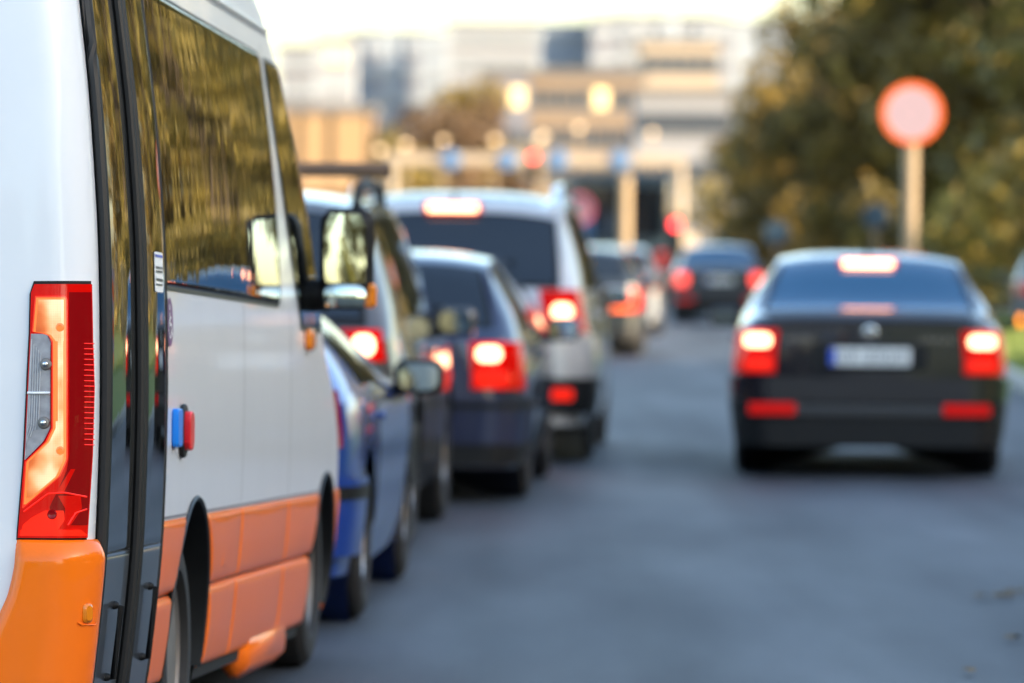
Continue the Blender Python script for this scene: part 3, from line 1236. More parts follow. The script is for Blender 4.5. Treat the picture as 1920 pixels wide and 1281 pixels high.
# ------------------------------------------------------------------ cars
def make_car(name, label, loc, yaw, spec, group='cars waiting in the queue'):
    L, W, H = spec['L'], spec['W'], spec['H']
    wb, ro, wr = spec['wb'], spec['ro'], spec.get('wr', .32)
    top = pchip(*zip(*spec['top'])) if spec.get('smooth', True) else lin(spec['top'])
    belt = pchip(*zip(*spec['belt']))
    plan = pchip([0, .06, .18, .5, 1.2, L - 1.1, L - .5, L - .2, L - .05, L],
                 [.80, .90, .955, .985, 1.0, 1.0, .97, .90, .80, .70])
    mside = pchip([.15, .3, .5, .7, .85, 1.0, 1.2], [.93, .965, .99, 1.0, .985, .955, .92])
    rr = spec.get('roofw', .76)
    zl0 = spec.get('zl', .2)
    bz = belt(L / 2)
    arches = [(ro, wr, wr + .06), (ro + wb, wr, wr + .06)]
    paint = spec['paint']

    def ztop(u):
        return top(u)

    def zbelt(u):
        return min(belt(u), ztop(u) - .03)

    def edge_z(u):
        return zbelt(u) + (ztop(u) - zbelt(u)) * .90

    def hw(u):
        return W / 2 * plan(u)

    def edge_y(u):
        k = max(0, min(1, (ztop(u) - bz) / max(.1, H - bz)))
        return hw(u) * (mside(zbelt(u)) * (1 - k) * .94 + rr * k)

    def side_y(u, z):
        """half width of the flank at height z"""
        zb = zbelt(u)
        if z <= zb:
            return hw(u) * mside(z)
        t = min(1, (z - zb) / max(.01, edge_z(u) - zb))
        return hw(u) * mside(zb) * (1 - t) + edge_y(u) * t + .02 * math.sin(math.pi * t)

    def top_p(u, f):
        ye, ze, zt = edge_y(u), edge_z(u), ztop(u)
        return Vector((ye * f, u, ze + (zt - ze) * (1 - abs(f) ** 3.0)))

    def green(u, t):
        zb, ze = zbelt(u), edge_z(u)
        z = zb + (ze - zb) * t
        return Vector((side_y(u, z), u, z))

    def snap(u, z):
        for cu, cz, r in arches:
            d = math.hypot(u - cu, z - cz)
            if d < r:
                d = max(d, 1e-6)
                return cu + (u - cu) / d * r, cz + (z - cz) / d * r, True
        return u, z, False

    us = sorted(set([round(x, 3) for x in np.arange(0, L, .055)] + [0, .02, .05, .1, L - .08, L - .03, L] + [round(p[0], 3) for p in spec['top']]))
    rows_, keep = [], []
    nb, ng, nt = 13, 5, 6
    for u in us:
        row, kr = [], []
        zb = zbelt(u)
        row.append(Vector((0, u, zl0 + .02)))
        kr.append(False)
        for k in range(nb + 1):
            z = zl0 + (zb - zl0) * k / nb
            uu, zz, ins = snap(u, z)
            row.append(Vector((hw(uu) * mside(zz) if ins else side_y(u, z), uu, zz)))
            kr.append(ins)
        for k in range(1, ng + 1):
            row.append(green(u, k / ng))
            kr.append(False)
        for k in range(1, nt + 1):
            row.append(top_p(u, 1 - k / nt))
            kr.append(False)
        rows_.append(row)
        keep.append(kr)
    car = thing(name, label, 'car', loc, (0, 0, -yaw), group)
    b_ = MB()
    for sg in (1, -1):
        rw = [[Vector((p.x * sg, p.y, p.z)) for p in r_] for r_ in rows_]
        b_.grid(rw, keep=keep)
        for r_ in (rw[0], rw[-1]):
            b_.add(r_, [tuple(range(len(r_)))])
    body = b_.build('body', paint, car, angle=40)
    MB().box((0, L / 2, zl0 + .06), (W * .80, L * .93, .05)).build('floor_pan', M['under'], car)
    for cu, cz, r in arches:
        hb = MB()
        hb.grid([[Vector((x_, cu + (r - .004) * math.cos(a_), cz + (r - .004) * math.sin(a_))) for x_ in (-W / 2 * .95, W / 2 * .95)]
                 for a_ in np.linspace(R(-4), R(184), 22)])
        hb.build('wheel_housing', M['under'], car)

    def gpatch(nm, fn, s0, s1, t0, t1, m, off, ns=14, nt_=8, parent=None, mirror=False):
        for sg in ((1, -1) if mirror else (1,)):
            rws = []
            for s in np.linspace(s0, s1, ns):
                row = []
                for t in np.linspace(t0(s) if callable(t0) else t0, t1(s) if callable(t1) else t1, nt_):
                    p = fn(s, t)
                    e = .01
                    n_ = (fn(s + e, t) - fn(s - e, t)).cross(fn(s, t + e) - fn(s, t - e))
                    if n_.length > 0:
                        n_.normalize()
                    ctr = Vector((0, p.y, .7))
                    if n_.dot(p - ctr) < 0:
                        n_ = -n_
                    q = p + n_ * off
                    row.append(Vector((q.x * sg, q.y, q.z)))
                rws.append(row)
            bb_ = MB()
            bb_.grid(rws)
            o_ = bb_.build(nm, m, parent or car, angle=60)
        return o_

    rw0, rw1 = spec['rwin']
    gpatch('rear_window', top_p, rw0, rw1, -.9, .9, spec.get('rglass', M['glass']), .006, 12, 14)
    if spec.get('seal', True):
        gpatch('rear_window_surround', top_p, rw0 - .03, rw1 + .03, -.94, .94, M['plastic'], .003, 12, 14)
    ww0, ww1 = spec['wind']
    gpatch('windscreen', top_p, ww0, ww1, -.93, .93, M['glass'], .006, 12, 12)
    for a, b in spec['swin']:
        gpatch('side_window', green, a, b, .10, .90, M['glass'], .006, 12, 6, mirror=True)
    # door gaps and handles
    for u in spec.get('gaps', ()):
        for sg in (1, -1):
            g = MB()
            g.tube([Vector(((side_y(u, z) + .0) * sg, u, z)) for z in np.linspace(.36, zbelt(u), 10)], .004, n=5)
            g.build('door_gap', M['under'], car)
            g = MB()
            g.rbox((side_y(u - .17 + .28, zbelt(u) - .1) * sg + .012 * sg, u + .11, zbelt(u) - .1), (.03, .2, .03), .012, axis=0, edge=.004)
            g.build('door_handle', spec.get('handle', paint), car)
    # bumper: strip round the rear
    def strip(nm, z0, z1, y0, u1, off, m, parent=None, sg=1, nz=5, thick=.01):
        pts = []
        hw0 = W / 2 * plan(0)
        for y in np.linspace(y0, hw0, 10):
            pts.append((y, 0.0, Vector((0, -1, 0))))
        if u1 > 0:
            for u in np.linspace(.01, u1, 9):
                e = .01
                sl_ = (hw(u + e) - hw(max(0, u - e))) / (e + min(e, u))
                pts.append((hw(u), u, Vector((1, -sl_, 0)).normalized()))
        rws = []
        for i, z in enumerate(np.linspace(z0, z1, nz)):
            row = []
            for (y, u, n_) in pts:
                k = mside(z)
                row.append(Vector((sg * (y * (k if u > 0 or y0 > 0 else k) + n_.x * off), u + n_.y * off, z)))
            rws.append(row)
        lo = [Vector((p.x - 0, p.y + thick, p.z)) for p in rws[0]]
        hi = [Vector((p.x - 0, p.y + thick, p.z)) for p in rws[-1]]
        rws = [lo] + rws + [hi]
        for r_ in rws:
            r_.insert(0, Vector((r_[0].x - sg * .003, r_[0].y + thick + off, r_[0].z)))
            r_.append(Vector((r_[-1].x - sg * thick * 1.5, r_[-1].y + .004, r_[-1].z)))
        bb_ = MB()
        bb_.grid(rws)
        return bb_, nm, m, parent

    def strips(nm, z0, z1, y0, u1, off, m, parent=None, each=True):
        outs = []
        for sg in (1, -1):
            bb_, _, _, _ = strip(nm, z0, z1, y0, u1, off, m, parent, sg)
            outs.append(bb_.build(nm, m, (parent[0 if sg > 0 else 1] if isinstance(parent, list) else parent) or car, angle=50))
        return outs

    for (z0, z1, off, m) in spec['bumper']:
        b1, *_ = strip('bumper', z0, z1, 0.0, ro - wr - .08, off, m, None, 1)
        b2, *_ = strip('bumper', z0, z1, 0.0, ro - wr - .08, off, m, None, -1)
        b1.add(b2.v, b2.f)
        b1.build('rear_bumper', m, car, angle=50)
    # tail lamps with the lit part as a piece of its own
    for z0, z1, y0, u1 in (spec['lamp'],):
        lamps = strips('tail_lamp', z0, z1, y0, u1, .022, spec.get('lens', M['red_lens']))
    for (z0, z1, ya, yb, m) in spec['lit']:
        for i, sg in enumerate((1, -1)):
            bb_ = MB()
            bb_.rbox((sg * (ya + yb) / 2, -.028, (z0 + z1) / 2), (yb - ya, .012, z1 - z0), min(z1 - z0, yb - ya) * .42, axis=1, edge=.003)
            bb_.build('brake_lamp', m, lamps[i])
    if 'high' in spec:
        z, wd, hh, u, m = spec['high']
        bb_ = MB()
        bb_.rbox((0, u, z), (wd + .05, .04, hh + .03), .02, axis=1, edge=.006)
        hl = bb_.build('high_brake_lamp', M['red_lens'], car)
        bb_ = MB()
        bb_.rbox((0, u - .022, z), (wd, .02, hh), .014, axis=1, edge=.004)
        bb_.build('lamp_strip', m, hl)
    if 'plate' in spec:
        z = spec['plate']
        bb_ = MB()
        bb_.rbox((0, -.024, z), (.52, .016, .115), .012, axis=1, edge=.003)
        pl = bb_.build('number_plate', M['plate'], car)
        bb_ = MB()
        bb_.box((-.238, -.0335, z), (.042, .003, .108))
        bb_.build('blue_strip', M['eu_blue'], pl)
        for k in range(6):
            bb_ = MB()
            x = -.175 + .07 * k + (.03 if k > 1 else 0)
            bb_.box((x - .012, -.0335, z), (.009, .003, .07))
            bb_.box((x + .012, -.0335, z), (.009, .003, .07))
            bb_.box((x, -.0333, z + (.03 if k % 2 else -.03)), (.03, .003, .009))
            bb_.build('plate_character', M['ink'], pl)
    for z in spec.get('reflect', ()):
        for sg in (1, -1):
            bb_ = MB()
            bb_.rbox((sg * (W / 2 * .70), -spec['bumper'][0][2] - .006, z), (W * .17, .02, .075), .014, axis=1, edge=.004)
            bb_.build('bumper_reflector', M['red_glow'] if spec.get('reflect_lit') else M['red_lens'], car)  # reflectors are no lamps; their shine is put in as emission
    wm = wheel_meshes(wr, .215, wr * .64, spec.get('spokes', 5), spec.get('rimm', M['rim']))
    for u in (ro, ro + wb):
        for sg in (1, -1):
            add_wheel(car, wm, sg * (W / 2 * .985 - .115), u, wr)
    # mirrors
    um = spec['mir']
    zm = belt(um) + .07
    for sg in (1, -1):
        bb_ = MB()
        xm = side_y(um, belt(um)) + .10
        bb_.rbox((sg * xm, um, zm), (.21, .12, .15), .05, axis=1, edge=.03)
        bb_.tube([(sg * (xm - .16), um + .02, zm - .08), (sg * (xm - .05), um, zm - .04)], .03, n=8)
        mo = bb_.build('mirror', spec.get('mirm', paint), car)
        bb_ = MB()
        bb_.rbox((sg * xm, um - .062, zm), (.17, .008, .115), .045, axis=1, edge=.002)
        bb_.build('mirror_glass', M['car_mirror'], mo)
    if spec.get('rails'):
        a, b, m = spec['rails']
        for sg in (1, -1):
            bb_ = MB()
            pts = []
            n_ = 12
            for i in range(n_ + 1):
                u = a + (b - a) * i / n_
                h_ = .075 if 0 < i < n_ else .0
                pts.append(top_p(u, .93 * sg) + Vector((0, 0, h_ + .01)))
            bb_.tube(pts, .04 if m is M['chrome'] else .026, n=8)
            bb_.build('roof_rail', m, car)
    if 'exhaust' in spec:
        bb_ = MB()
        bb_.tube([(spec['exhaust'], -.02, zl0 + .03), (spec['exhaust'], .5, zl0 + .05)], .03, n=10)
        bb_.build('exhaust_pipe', M['steel_rim'], car)
    if spec.get('wiper'):
        bb_ = MB()
        u = rw0 + .03
        p0 = top_p(u, 0)
        bb_.tube([p0 + Vector((0, -.02, .02)), top_p(u + .06, .55) + Vector((0, -.03, .02))], .010, n=6)
        bb_.build('rear_wiper', M['plastic'], car)
    an = MB()
    ua = rw1 + .2
    pa = top_p(ua, 0)
    an.tube([pa + Vector((0, 0, -.01)), pa + Vector((0, -.10, .12))], [.012, .004], n=6)
    an.build('roof_aerial', M['plastic'], car)
    car_api = dict(car=car, body=body, top_p=top_p, side_y=side_y, ztop=ztop, W=W)
    return car_api


def place_back(x_right, d_axle, ro, W, yaw):
    """origin (rear centre, on the road) of a car whose right rear wheel stands at x_right, depth d_axle"""
    c, s = math.cos(yaw), math.sin(yaw)
    # local (W/2, ro) -> world
    ox = x_right - (c * W / 2 + s * ro)
    oy = d_axle - (-s * W / 2 + c * ro)
    return (ox, oy, 0)


P_blue = car_paint('blue_car_paint', (.004, .04, .26), .2, .3)
P_grey = car_paint('dark_grey_car_paint', (.095, .088, .086), .5, .35)
P_navy = car_paint('navy_car_paint', (.018, .024, .06), .3, .3)
P_silver = car_paint('silver_car_paint', (.54, .51, .48), .3, .35)
P_black = car_paint('black_car_paint', (.007, .0055, .009), .0, .25)
P_dark = car_paint('dark_green_car_paint', (.03, .035, .035), .3, .3)
P_far = car_paint('graphite_car_paint', (.03, .033, .04), .3, .3)

sk_spec = dict(rglass=M['glass_sky'], L=4.62, W=1.77, H=1.45, wb=2.68, ro=.95, wr=.325, paint=P_black, roofw=.66, zl=.20,
               top=[(0, .998), (.10, 1.042), (.28, 1.054), (.42, 1.06), (1.30, 1.395), (1.6, 1.435), (2.1, 1.45), (2.7, 1.42), (3.0, 1.33), (3.55, 1.04), (4.0, .95), (4.45, .80), (4.62, .62)],
               belt=[(0, .93), (1, .97), (2.5, .93), (3.6, .88), (4.62, .58)],
               rwin=(.46, 1.27), wind=(2.78, 3.5), swin=((.95, 1.5), (1.56, 2.34), (2.42, 3.15)), gaps=(1.5, 2.36),
               bumper=((.49, .64, .042, P_black), (.38, .485, .035, M['plastic']), (.20, .372, .035, M['plastic'])),
               lamp=(.665, .945, .60, .24), lit=((.835, .915, .63, .80, M['brake']), (.685, .765, .62, .80, M['red_glow'])),
               high=(1.365, .33, .045, 1.13, M['brake']), plate=.775, reflect=(.44,), mir=3.12, exhaust=-.5)
sk = make_car('car', 'black saloon with blue and white number plate braking in the right hand lane', place_back(2.33 + .9, 34.9, .95, 1.8, R(3.0)), R(3.0), sk_spec, 'cars braking on the road')
b_ = MB()
b_.grid([[sk['top_p'](u, f) + Vector((0, -.002, .004)) for f in np.linspace(-.92, .92, 16)] for u in np.linspace(.01, .43, 10)])
b_.build('reflection_cover', mat('dull_deck_paint', (.012, .011, .015), .42, noise=.1, nscale=5), sk['car'])  # rough cover added over the deck to dull the brake lamp's reflection
# badge and chrome lettering on its boot lid
b_ = MB()
b_.lathe([(0, .050), (-.010, .046), (-.012, .038)], 'y', 28, c=(0, -.012, .925))
bd = b_.build('boot_badge', M['chrome'], sk['car'])
b_ = MB()
b_.lathe([(0, .0365), (-.003, .034)], 'y', 24, c=(0, -.0245, .925))
b_.build('badge_field', M['door_grey'], bd)
b_ = MB()
b_.add([(-.024, -.030, .900), (.004, -.030, .905), (.022, -.030, .938), (.004, -.030, .930), (-.012, -.030, .945), (-.020, -.030, .925)], [(0, 1, 2, 3, 4, 5)])
b_.build('badge_arrow', M['chrome'], bd)
for x0, n_ in ((.33, 7), (-.52, 5)):
    for k in range(n_):
        b_ = MB()
        x = x0 + k * .034
        b_.box((x - .009, -.006, .885), (.005, .008, .026))
        b_.box((x + .005, -.006, .885 + (.010 if k % 2 else -.010)), (.020, .008, .005))
        b_.build('boot_letter', M['chrome'], sk['car'])
b_ = MB()
b_.rbox((0, -.040, .435), (1.02, .014, .065), .02, axis=1, edge=.004)
b_.build('bumper_highlight', mat('grey_bumper_highlight', (.035, .036, .04), .35), sk['car'])  # lighter grey strip stands in for a highlight on the bumper
b_ = MB()
b_.rbox((0, -.004, .775), (.74, .012, .17), .03, axis=1, edge=.003)
b_.build('plate_recess', M['plastic'], sk['car'])

hatch_top = [(0, .93), (.05, .97), (.12, 1.0), (.48, 1.34), (.62, 1.385), (1.2, 1.42), (1.9, 1.42), (2.3, 1.36), (3.0, 1.0), (3.5, .93), (3.85, .8), (4.0, .6)]
low_top = [(0, .90), (.05, .93), (.12, .96), (.55, 1.20), (.7, 1.235), (1.1, 1.25), (1.5, 1.24), (1.8, 1.19), (2.55, .93), (3.2, .87), (3.8, .74), (4.0, .56)]
blue_spec = dict(L=4.0, W=1.68, H=1.42, wb=2.48, ro=.72, wr=.305, paint=P_blue, roofw=.70, zl=.2, top=hatch_top,
                 belt=[(0, .90), (1, .93), (2.2, .89), (3.0, .86), (4.0, .55)], rwin=(.15, .46), wind=(2.36, 2.95), swin=((.72, 1.12), (1.18, 1.78), (1.86, 2.55)),
                 gaps=(1.15, 1.82), bumper=((.28, .58, .04, P_blue), (.5, .55, .05, M['plastic'])), lamp=(.70, .92, .66, .06), lens=M['red_dark'], lit=((.78, .86, .62, .68, M['red_dark']),),
                 high=(1.30, .25, .03, .40, M['brake']), plate=.70, mir=2.6, rimm=M['rim'])
low_spec = dict(blue_spec)
low_spec.update(H=1.25, mirm=M['plastic'], top=low_top, roofw=.64, belt=[(0, .86), (1, .89), (2.2, .85), (3.0, .80), (4.0, .5)], rwin=(.17, .52), wind=(1.86, 2.5), swin=((.72, 1.1), (1.16, 2.1)), gaps=(1.13,), mir=2.25)
make_car('car', 'bright blue hatchback directly in front of the minibus', place_back(-.548, 21.05, .72, 1.68, R(2.6)), R(2.6), low_spec)

suv_top = [(0, .98), (.04, 1.03), (.12, 1.08), (.42, 1.62), (.6, 1.69), (1.4, 1.74), (2.2, 1.735), (2.6, 1.66), (3.3, 1.15), (3.9, 1.06), (4.4, .9), (4.62, .65)]
grey_spec = dict(L=4.62, W=1.84, H=1.74, wb=2.68, ro=.90, wr=.35, paint=P_grey, roofw=.73, zl=.26, top=suv_top,
                 belt=[(0, 1.0), (1, 1.06), (2.4, 1.02), (3.3, .98), (4.62, .6)], rwin=(.16, .42), wind=(2.65, 3.25), swin=((.62, 1.28), (1.34, 2.06), (2.14, 2.9)),
                 gaps=(1.3, 2.1), bumper=((.32, .62, .05, M['plastic']), (.56, .62, .055, P_grey)), lamp=(.925, 1.075, .64, .06), lit=((.95, 1.05, .665, .77, M['brake']),),
                 high=(1.58, .3, .035, .36, M['brake']), plate=.76, mir=2.95, rails=(.62, 2.3, M['plastic']))
grey = make_car('car', 'dark grey off-road car with roof bars between the blue hatchback and the navy estate', place_back(-.45, 25.9, .90, 1.84, R(2.7)), R(2.7), grey_spec)
b_ = MB()
for u in (.85,):
    zt = grey['ztop'](u) + .085
    b_.rbox((0, u, zt + .03), (1.56, .09, .07), .02, axis=0, edge=.006)
b_.build('roof_bar', mat('brass_coloured_bar', (.12, .07, .04), .5), grey['car'])

est_top = [(0, .93), (.04, .97), (.10, 1.0), (.50, 1.36), (.70, 1.41), (1.5, 1.44), (2.3, 1.42), (2.7, 1.34), (3.4, .99), (3.9, .92), (4.3, .8), (4.5, .6)]
navy_spec = dict(L=4.5, W=1.77, H=1.44, wb=2.63, ro=.95, wr=.315, paint=P_navy, roofw=.70, zl=.2, top=est_top,
                 belt=[(0, .90), (1, .94), (2.4, .9), (3.3, .86), (4.5, .55)], rwin=(.13, .48), wind=(2.75, 3.35), swin=((.66, 1.3), (1.36, 2.1), (2.18, 2.95)),
                 gaps=(1.33, 2.14), bumper=((.34, .60, .05, P_navy), (.54, .575, .06, M['plastic']), (.22, .335, .045, M['plastic'])), lamp=(.65, .92, .57, .18),
                 lit=((.81, .895, .60, .74, M['brake']), (.66, .765, .59, .78, M['red_glow'])), high=(1.385, .3, .03, .52, M['red_glow']), plate=.72, mir=3.0, wiper=True)
navy = make_car('car', 'navy blue estate car braking beside the silver off-road car', place_back(.134, 31.2, .95, 1.77, R(2.9)), R(2.9), navy_spec)
for k in range(4):
    b_ = MB()
    b_.lathe([(0, .036), (-.006, .034), (-.006, .027), (0, .025)], 'y', 22, c=(-.078 + .052 * k, -.012 - .0007 * k, .895))
    b_.build('tailgate_ring', M['chrome'], navy['car'])

big_top = [(0, 1.06), (.04, 1.12), (.12, 1.18), (.46, 1.68), (.62, 1.76), (1.5, 1.83), (2.5, 1.82), (2.9, 1.74), (3.7, 1.2), (4.2, 1.12), (4.7, .95), (4.85, .7)]
silver_spec = dict(L=4.85, W=1.94, H=1.83, wb=2.9, ro=.95, wr=.365, paint=P_silver, roofw=.76, zl=.26, top=big_top,
                   belt=[(0, 1.06), (1, 1.1), (2.5, 1.06), (3.6, 1.0), (4.85, .65)], rwin=(.15, .44), wind=(2.98, 3.6), swin=((.68, 1.4), (1.46, 2.3), (2.38, 3.2)),
                   gaps=(1.43, 2.34), bumper=((.58, .86, .05, P_silver), (.34, .575, .055, M['plastic'])), lamp=(.88, 1.17, .66, .2),
                   lit=((.965, 1.075, .70, .835, M['brake']),), high=(1.715, .34, .05, .43, M['brake']), plate=.98, reflect=(.47,), reflect_lit=True,
                   mir=3.25, rails=(.62, 2.75, M['chrome']), wiper=True)
sv = make_car('car', 'tall silver off-road car with chrome roof rails ahead of the navy estate', place_back(.586, 36.6, .95, 1.94, R(2.9)), R(2.9), silver_spec)

b_ = MB()
b_.grid([[sv['top_p'](u, f) + Vector((0, 0, .006)) for f in np.linspace(-.8, .8, 10)] for u in np.linspace(.72, 2.75, 20)])
b_.build('roof_glass', mat('smoked_roof_glass', (.02, .022, .028), .12, ior=1.4), sv['car'])
dk_spec = dict(navy_spec)
dk_spec.update(paint=P_dark, bumper=((.34, .60, .05, P_dark), (.22, .335, .045, M['plastic'])), lit=((.56, .66, .5, .72, mat('lit_red_amber_lamp', (.9, .2, .05), .3, emit=(1, .06, .002), estr=.4)),), lamp=(.54, .86, .50, .22), high=(1.385, .3, .03, .52, M['red_lens']))
dk_spec.pop('wiper')
make_car('car', 'small dark car with a red and amber tail lamp ahead of the silver off-road car', place_back(1.72, 70, .95, 1.77, R(2.6)), R(2.6), dk_spec)
P_bg = car_paint('bluish_grey_car_paint', (.14, .16, .19), .4, .35)
fr_spec = dict(blue_spec)
fr_spec.update(paint=P_bg, bumper=((.28, .58, .04, P_bg),), lit=((.8, .92, .56, .74, M['brake_far']),))
make_car('car', 'bluish grey hatchback half hidden ahead of the small dark car', place_back(2.42, 86, .72, 1.68, R(2.4)), R(2.4), fr_spec)
far_spec = dict(sk_spec)
far_spec.update(paint=P_far, bumper=((.49, .64, .042, P_far), (.20, .485, .035, M['plastic'])), lit=((.70, .90, .58, .80, M['brake_far']),), plate=.80)
far_spec.pop('high')
make_car('car', 'distant dark saloon braking ahead of the black saloon', place_back(3.85 + .88, 99, .95, 1.8, R(1.6)), R(1.6), far_spec, 'cars braking on the road')
pk_spec = dict(blue_spec)
P_sl = car_paint('slate_car_paint', (.05, .065, .085), .4, .35)
pk_spec.update(paint=P_sl, bumper=((.28, .58, .04, P_sl),), lit=((.24, .36, .70, .80, M['amber_glow']),), lamp=(.72, .9, .58, .2), lens=M['red_dark'])
pk_spec.pop('high')
make_car('parked_car', 'slate coloured car with one amber lamp showing beside the grass', (8.75, 84, 0), R(3), pk_spec, 'cars beside the verge')


# ------------------------------------------------------------------ traffic furniture
M['post'] = mat('galvanised_post', (.29, .21, .12), .55, metal=.0, noise=.15, nscale=3)
M['sign_red'] = mat('fluorescent_sign_red', (.72, .115, .012), .45)
M['sign_white'] = mat('sign_white', (.33, .235, .26), .45)
M['sign_blue'] = mat('sign_blue', (.07, .16, .32), .5)
M['sign_shade'] = mat('shaded_blue_sign', (.018, .045, .075), .6)  # sign blue with deep tree shade put into the colour
M['sign_pink'] = mat('faded_sign_red', (.75, .14, .22), .45)


def round_sign(name, label, c, r, post_h, ring_m, face_m, group, post_r=.035, mark=None, yaw=0.0, ringw=.16):
    t = thing(name, label, 'road sign', (c.x, c.y, 0), (0, 0, yaw), group)
    b_ = MB()
    b_.tube([(0, post_r + .01, -.1), (0, post_r + .01, post_h)], post_r, n=14)
    b_.build('post', M['post'], t)
    b_ = MB()
    b_.lathe([(0, r), (-.012, r), (-.018, r - .004), (-.018, r * (1 - ringw)), (0, r * (1 - ringw) - .002)], 'y', 48, c=(0, -.02, c.z))
    b_.build('sign_ring', ring_m, t)
    b_ = MB()
    b_.lathe([(-.0, r * (1 - ringw)), (-.014, r * (1 - ringw)), (-.014, .001)], 'y', 48, c=(0, -.02, c.z))
    f = b_.build('sign_face', face_m, t)
    if mark:
        b_ = MB()
        mark(b_, c.z, r)
        b_.build('sign_mark', M['grey_ink'] if mark is not bar_mark else M['sign_white'], f)
    b_ = MB()
    b_.box((0, .03, c.z + r * .3), (.12, .05, .04))
    b_.box((0, .03, c.z - r * .3), (.12, .05, .04))
    b_.build('sign_clamp', M['post'], t)
    return t


def bar_mark(b_, z, r):
    b_.box((0, -.038, z), (r * 1.2, .006, r * .28))


def diamond_mark(b_, z, r):
    for k in range(4):
        a = math.pi / 2 * k
        p0 = Vector((math.cos(a), 0, math.sin(a))) * r * .48
        p1 = Vector((math.cos(a + math.pi / 2), 0, math.sin(a + math.pi / 2))) * r * .48
        b_.tube([p0 + Vector((0, -.034, z)), p1 + Vector((0, -.034, z))], r * .012, n=5)


round_sign('road_sign', 'round sign with orange red ring on a tall pale post behind the black saloon', px(1709, 213, 54), .315, px(1709, 213, 54).z + .1, M['sign_red'], M['sign_white'],
           None, post_r=.078, mark=diamond_mark, ringw=.17)
round_sign('road_sign', 'pale round sign with red edge standing ahead of the silver off-road car', px(1086, 392, 118), .33, 2.6, M['sign_pink'], M['sign_white'], None, mark=None, ringw=.25)
p = px(1093, 430, 120)
t = thing('direction_sign', 'small blue rectangular sign below the pale round sign', 'road sign', (p.x, p.y, 0))
b_ = MB()
b_.rbox((0, 0, p.z), (.42, .02, .42), .03, axis=1)
b_.build('sign_board', M['sign_blue'], t)
b_ = MB()
b_.tube([(0, .05, -.1), (0, .05, p.z + .2)], .03, n=10)
b_.build('post', M['post'], t)
for (x, y, d, lab) in ((1456, 436, 100, 'small blue round sign in the shade of the roadside trees'), (1642, 405, 96, 'blue round sign in front of the trees beside the tall sign post')):
    round_sign('road_sign', lab, px(x, y, d), .24, px(x, y, d).z, M['sign_shade'], M['sign_shade'], None, mark=None)
p = px(1172, 400, 88)
t = thing('lamp_post', 'thick pale post standing in front of the bus', 'lamp post', (p.x, p.y, 0))
b_ = MB()
b_.tube([(0, 0, -.1), (0, 0, px(1172, 338, 88).z)], .10, n=16)
b_.build('post', M['post'], t)
b_ = MB()
b_.lathe([(0, .12), (.05, .115), (.09, .06), (.1, .001)], 'z', 16, c=(0, 0, px(1172, 338, 88).z))
b_.build('post_cap', M['post'], t)


def traffic_light(label, x, y, d, lit):
    p = px(x, y, d)
    t = thing('traffic_light', label, 'traffic light', (p.x, p.y, 0), group='traffic lights at the junction')
    b_ = MB()
    b_.tube([(0, .15, -.1), (0, .15, p.z + .2)], .05, n=10)
    b_.build('post', M['plastic'], t)
    b_ = MB()
    b_.rbox((0, .06, p.z - .28), (.3, .2, .92), .06, axis=1, edge=.01)
    hd = b_.build('signal_head', M['plastic'], t)
    for k, m in enumerate((lit, M['under'], M['under'])):
        b_ = MB()
        b_.lathe([(0, .105), (-.02, .10), (-.03, .06), (-.034, .001)], 'y', 20, c=(0, -.04, p.z - .28 * k))
        b_.build('signal_lens', m, hd)
    return t


M['sig_red'] = mat('lit_red_signal', (.8, .02, .02), .3, emit=(1, .045, .05), estr=1.8)
traffic_light('traffic light showing red beside the far saloon', 1267, 421, 118, M['sig_red'])
traffic_light('traffic light showing red at the gantry above the silver car', 1000, 295, 150, M['sig_red'])

# gantry with blue lane discs
M['gantry'] = mat('beige_gantry_paint', (.32, .265, .20), .6, noise=.1)  # plain beige paint
gd = 170
pL, pR = px(735, 303, gd), px(1276, 303, gd)
t = thing('sign_gantry', 'pale beam gantry carrying four blue discs across the road', 'gantry', (pL.x, gd, 0))
b_ = MB()
b_.rbox(((pR.x - pL.x) / 2, 0, pR.z), (pR.x - pL.x + .3, .4, .36), .05, axis=0, edge=.02)
b_.build('beam', M['gantry'], t)
for x in (0, pR.x - pL.x):
    b_ = MB()
    b_.tube([(x, 0, -.2), (x, 0, pR.z - .19)], .14, n=12)
    b_.build('column', M['gantry'], t)
for x in (845, 950, 1046, 1162):
    q = px(x, 300, gd)
    b_ = MB()
    b_.lathe([(0, .30), (-.03, .30), (-.04, .28), (-.04, .001)], 'y', 28, c=(q.x - pL.x, -.22, q.z))
    b_.build('lane_disc', M['sign_blue'], t)

# bus ahead
p = px(1160, 560, 128)
t = thing('bus', 'dark teal bus seen from behind under the gantry', 'bus', (p.x, 128, 0), (0, 0, R(-1.5)))
M['bus'] = mat('bus_teal_paint', (.035, .06, .075), .3, coat=.6)
M['bus_side'] = mat('bus_grey_flank', (.3, .31, .34), .4, coat=.5)
b_ = MB()
b_.rbox((0, 5.5, 1.75), (2.5, 11, 2.75), .18, axis=1, n=6, edge=.08)
b_.build('body', M['bus'], t)
b_ = MB()
b_.rbox((0, -.01, 2.2), (2.1, .03, 1.2), .12, axis=1)
b_.build('rear_window', M['glass'], t)
b_ = MB()
b_.box((1.256, 5.5, 1.75), (.02, 10.2, 2.0))
b_.build('side_panel', M['bus_side'], t)
for sg in (1, -1):
    b_ = MB()
    b_.rbox((sg * 1.02, -.02, 1.0), (.22, .05, .5), .04, axis=1)
    b_.build('tail_lamp', M['red_lens'], t)
b_ = MB()
b_.rbox((0, -.05, .5), (2.4, .12, .35), .05, axis=1, edge=.02)
b_.build('bumper', M['plastic'], t)
bw = wheel_meshes(.48, .3, .28, 8, M['steel_rim'])
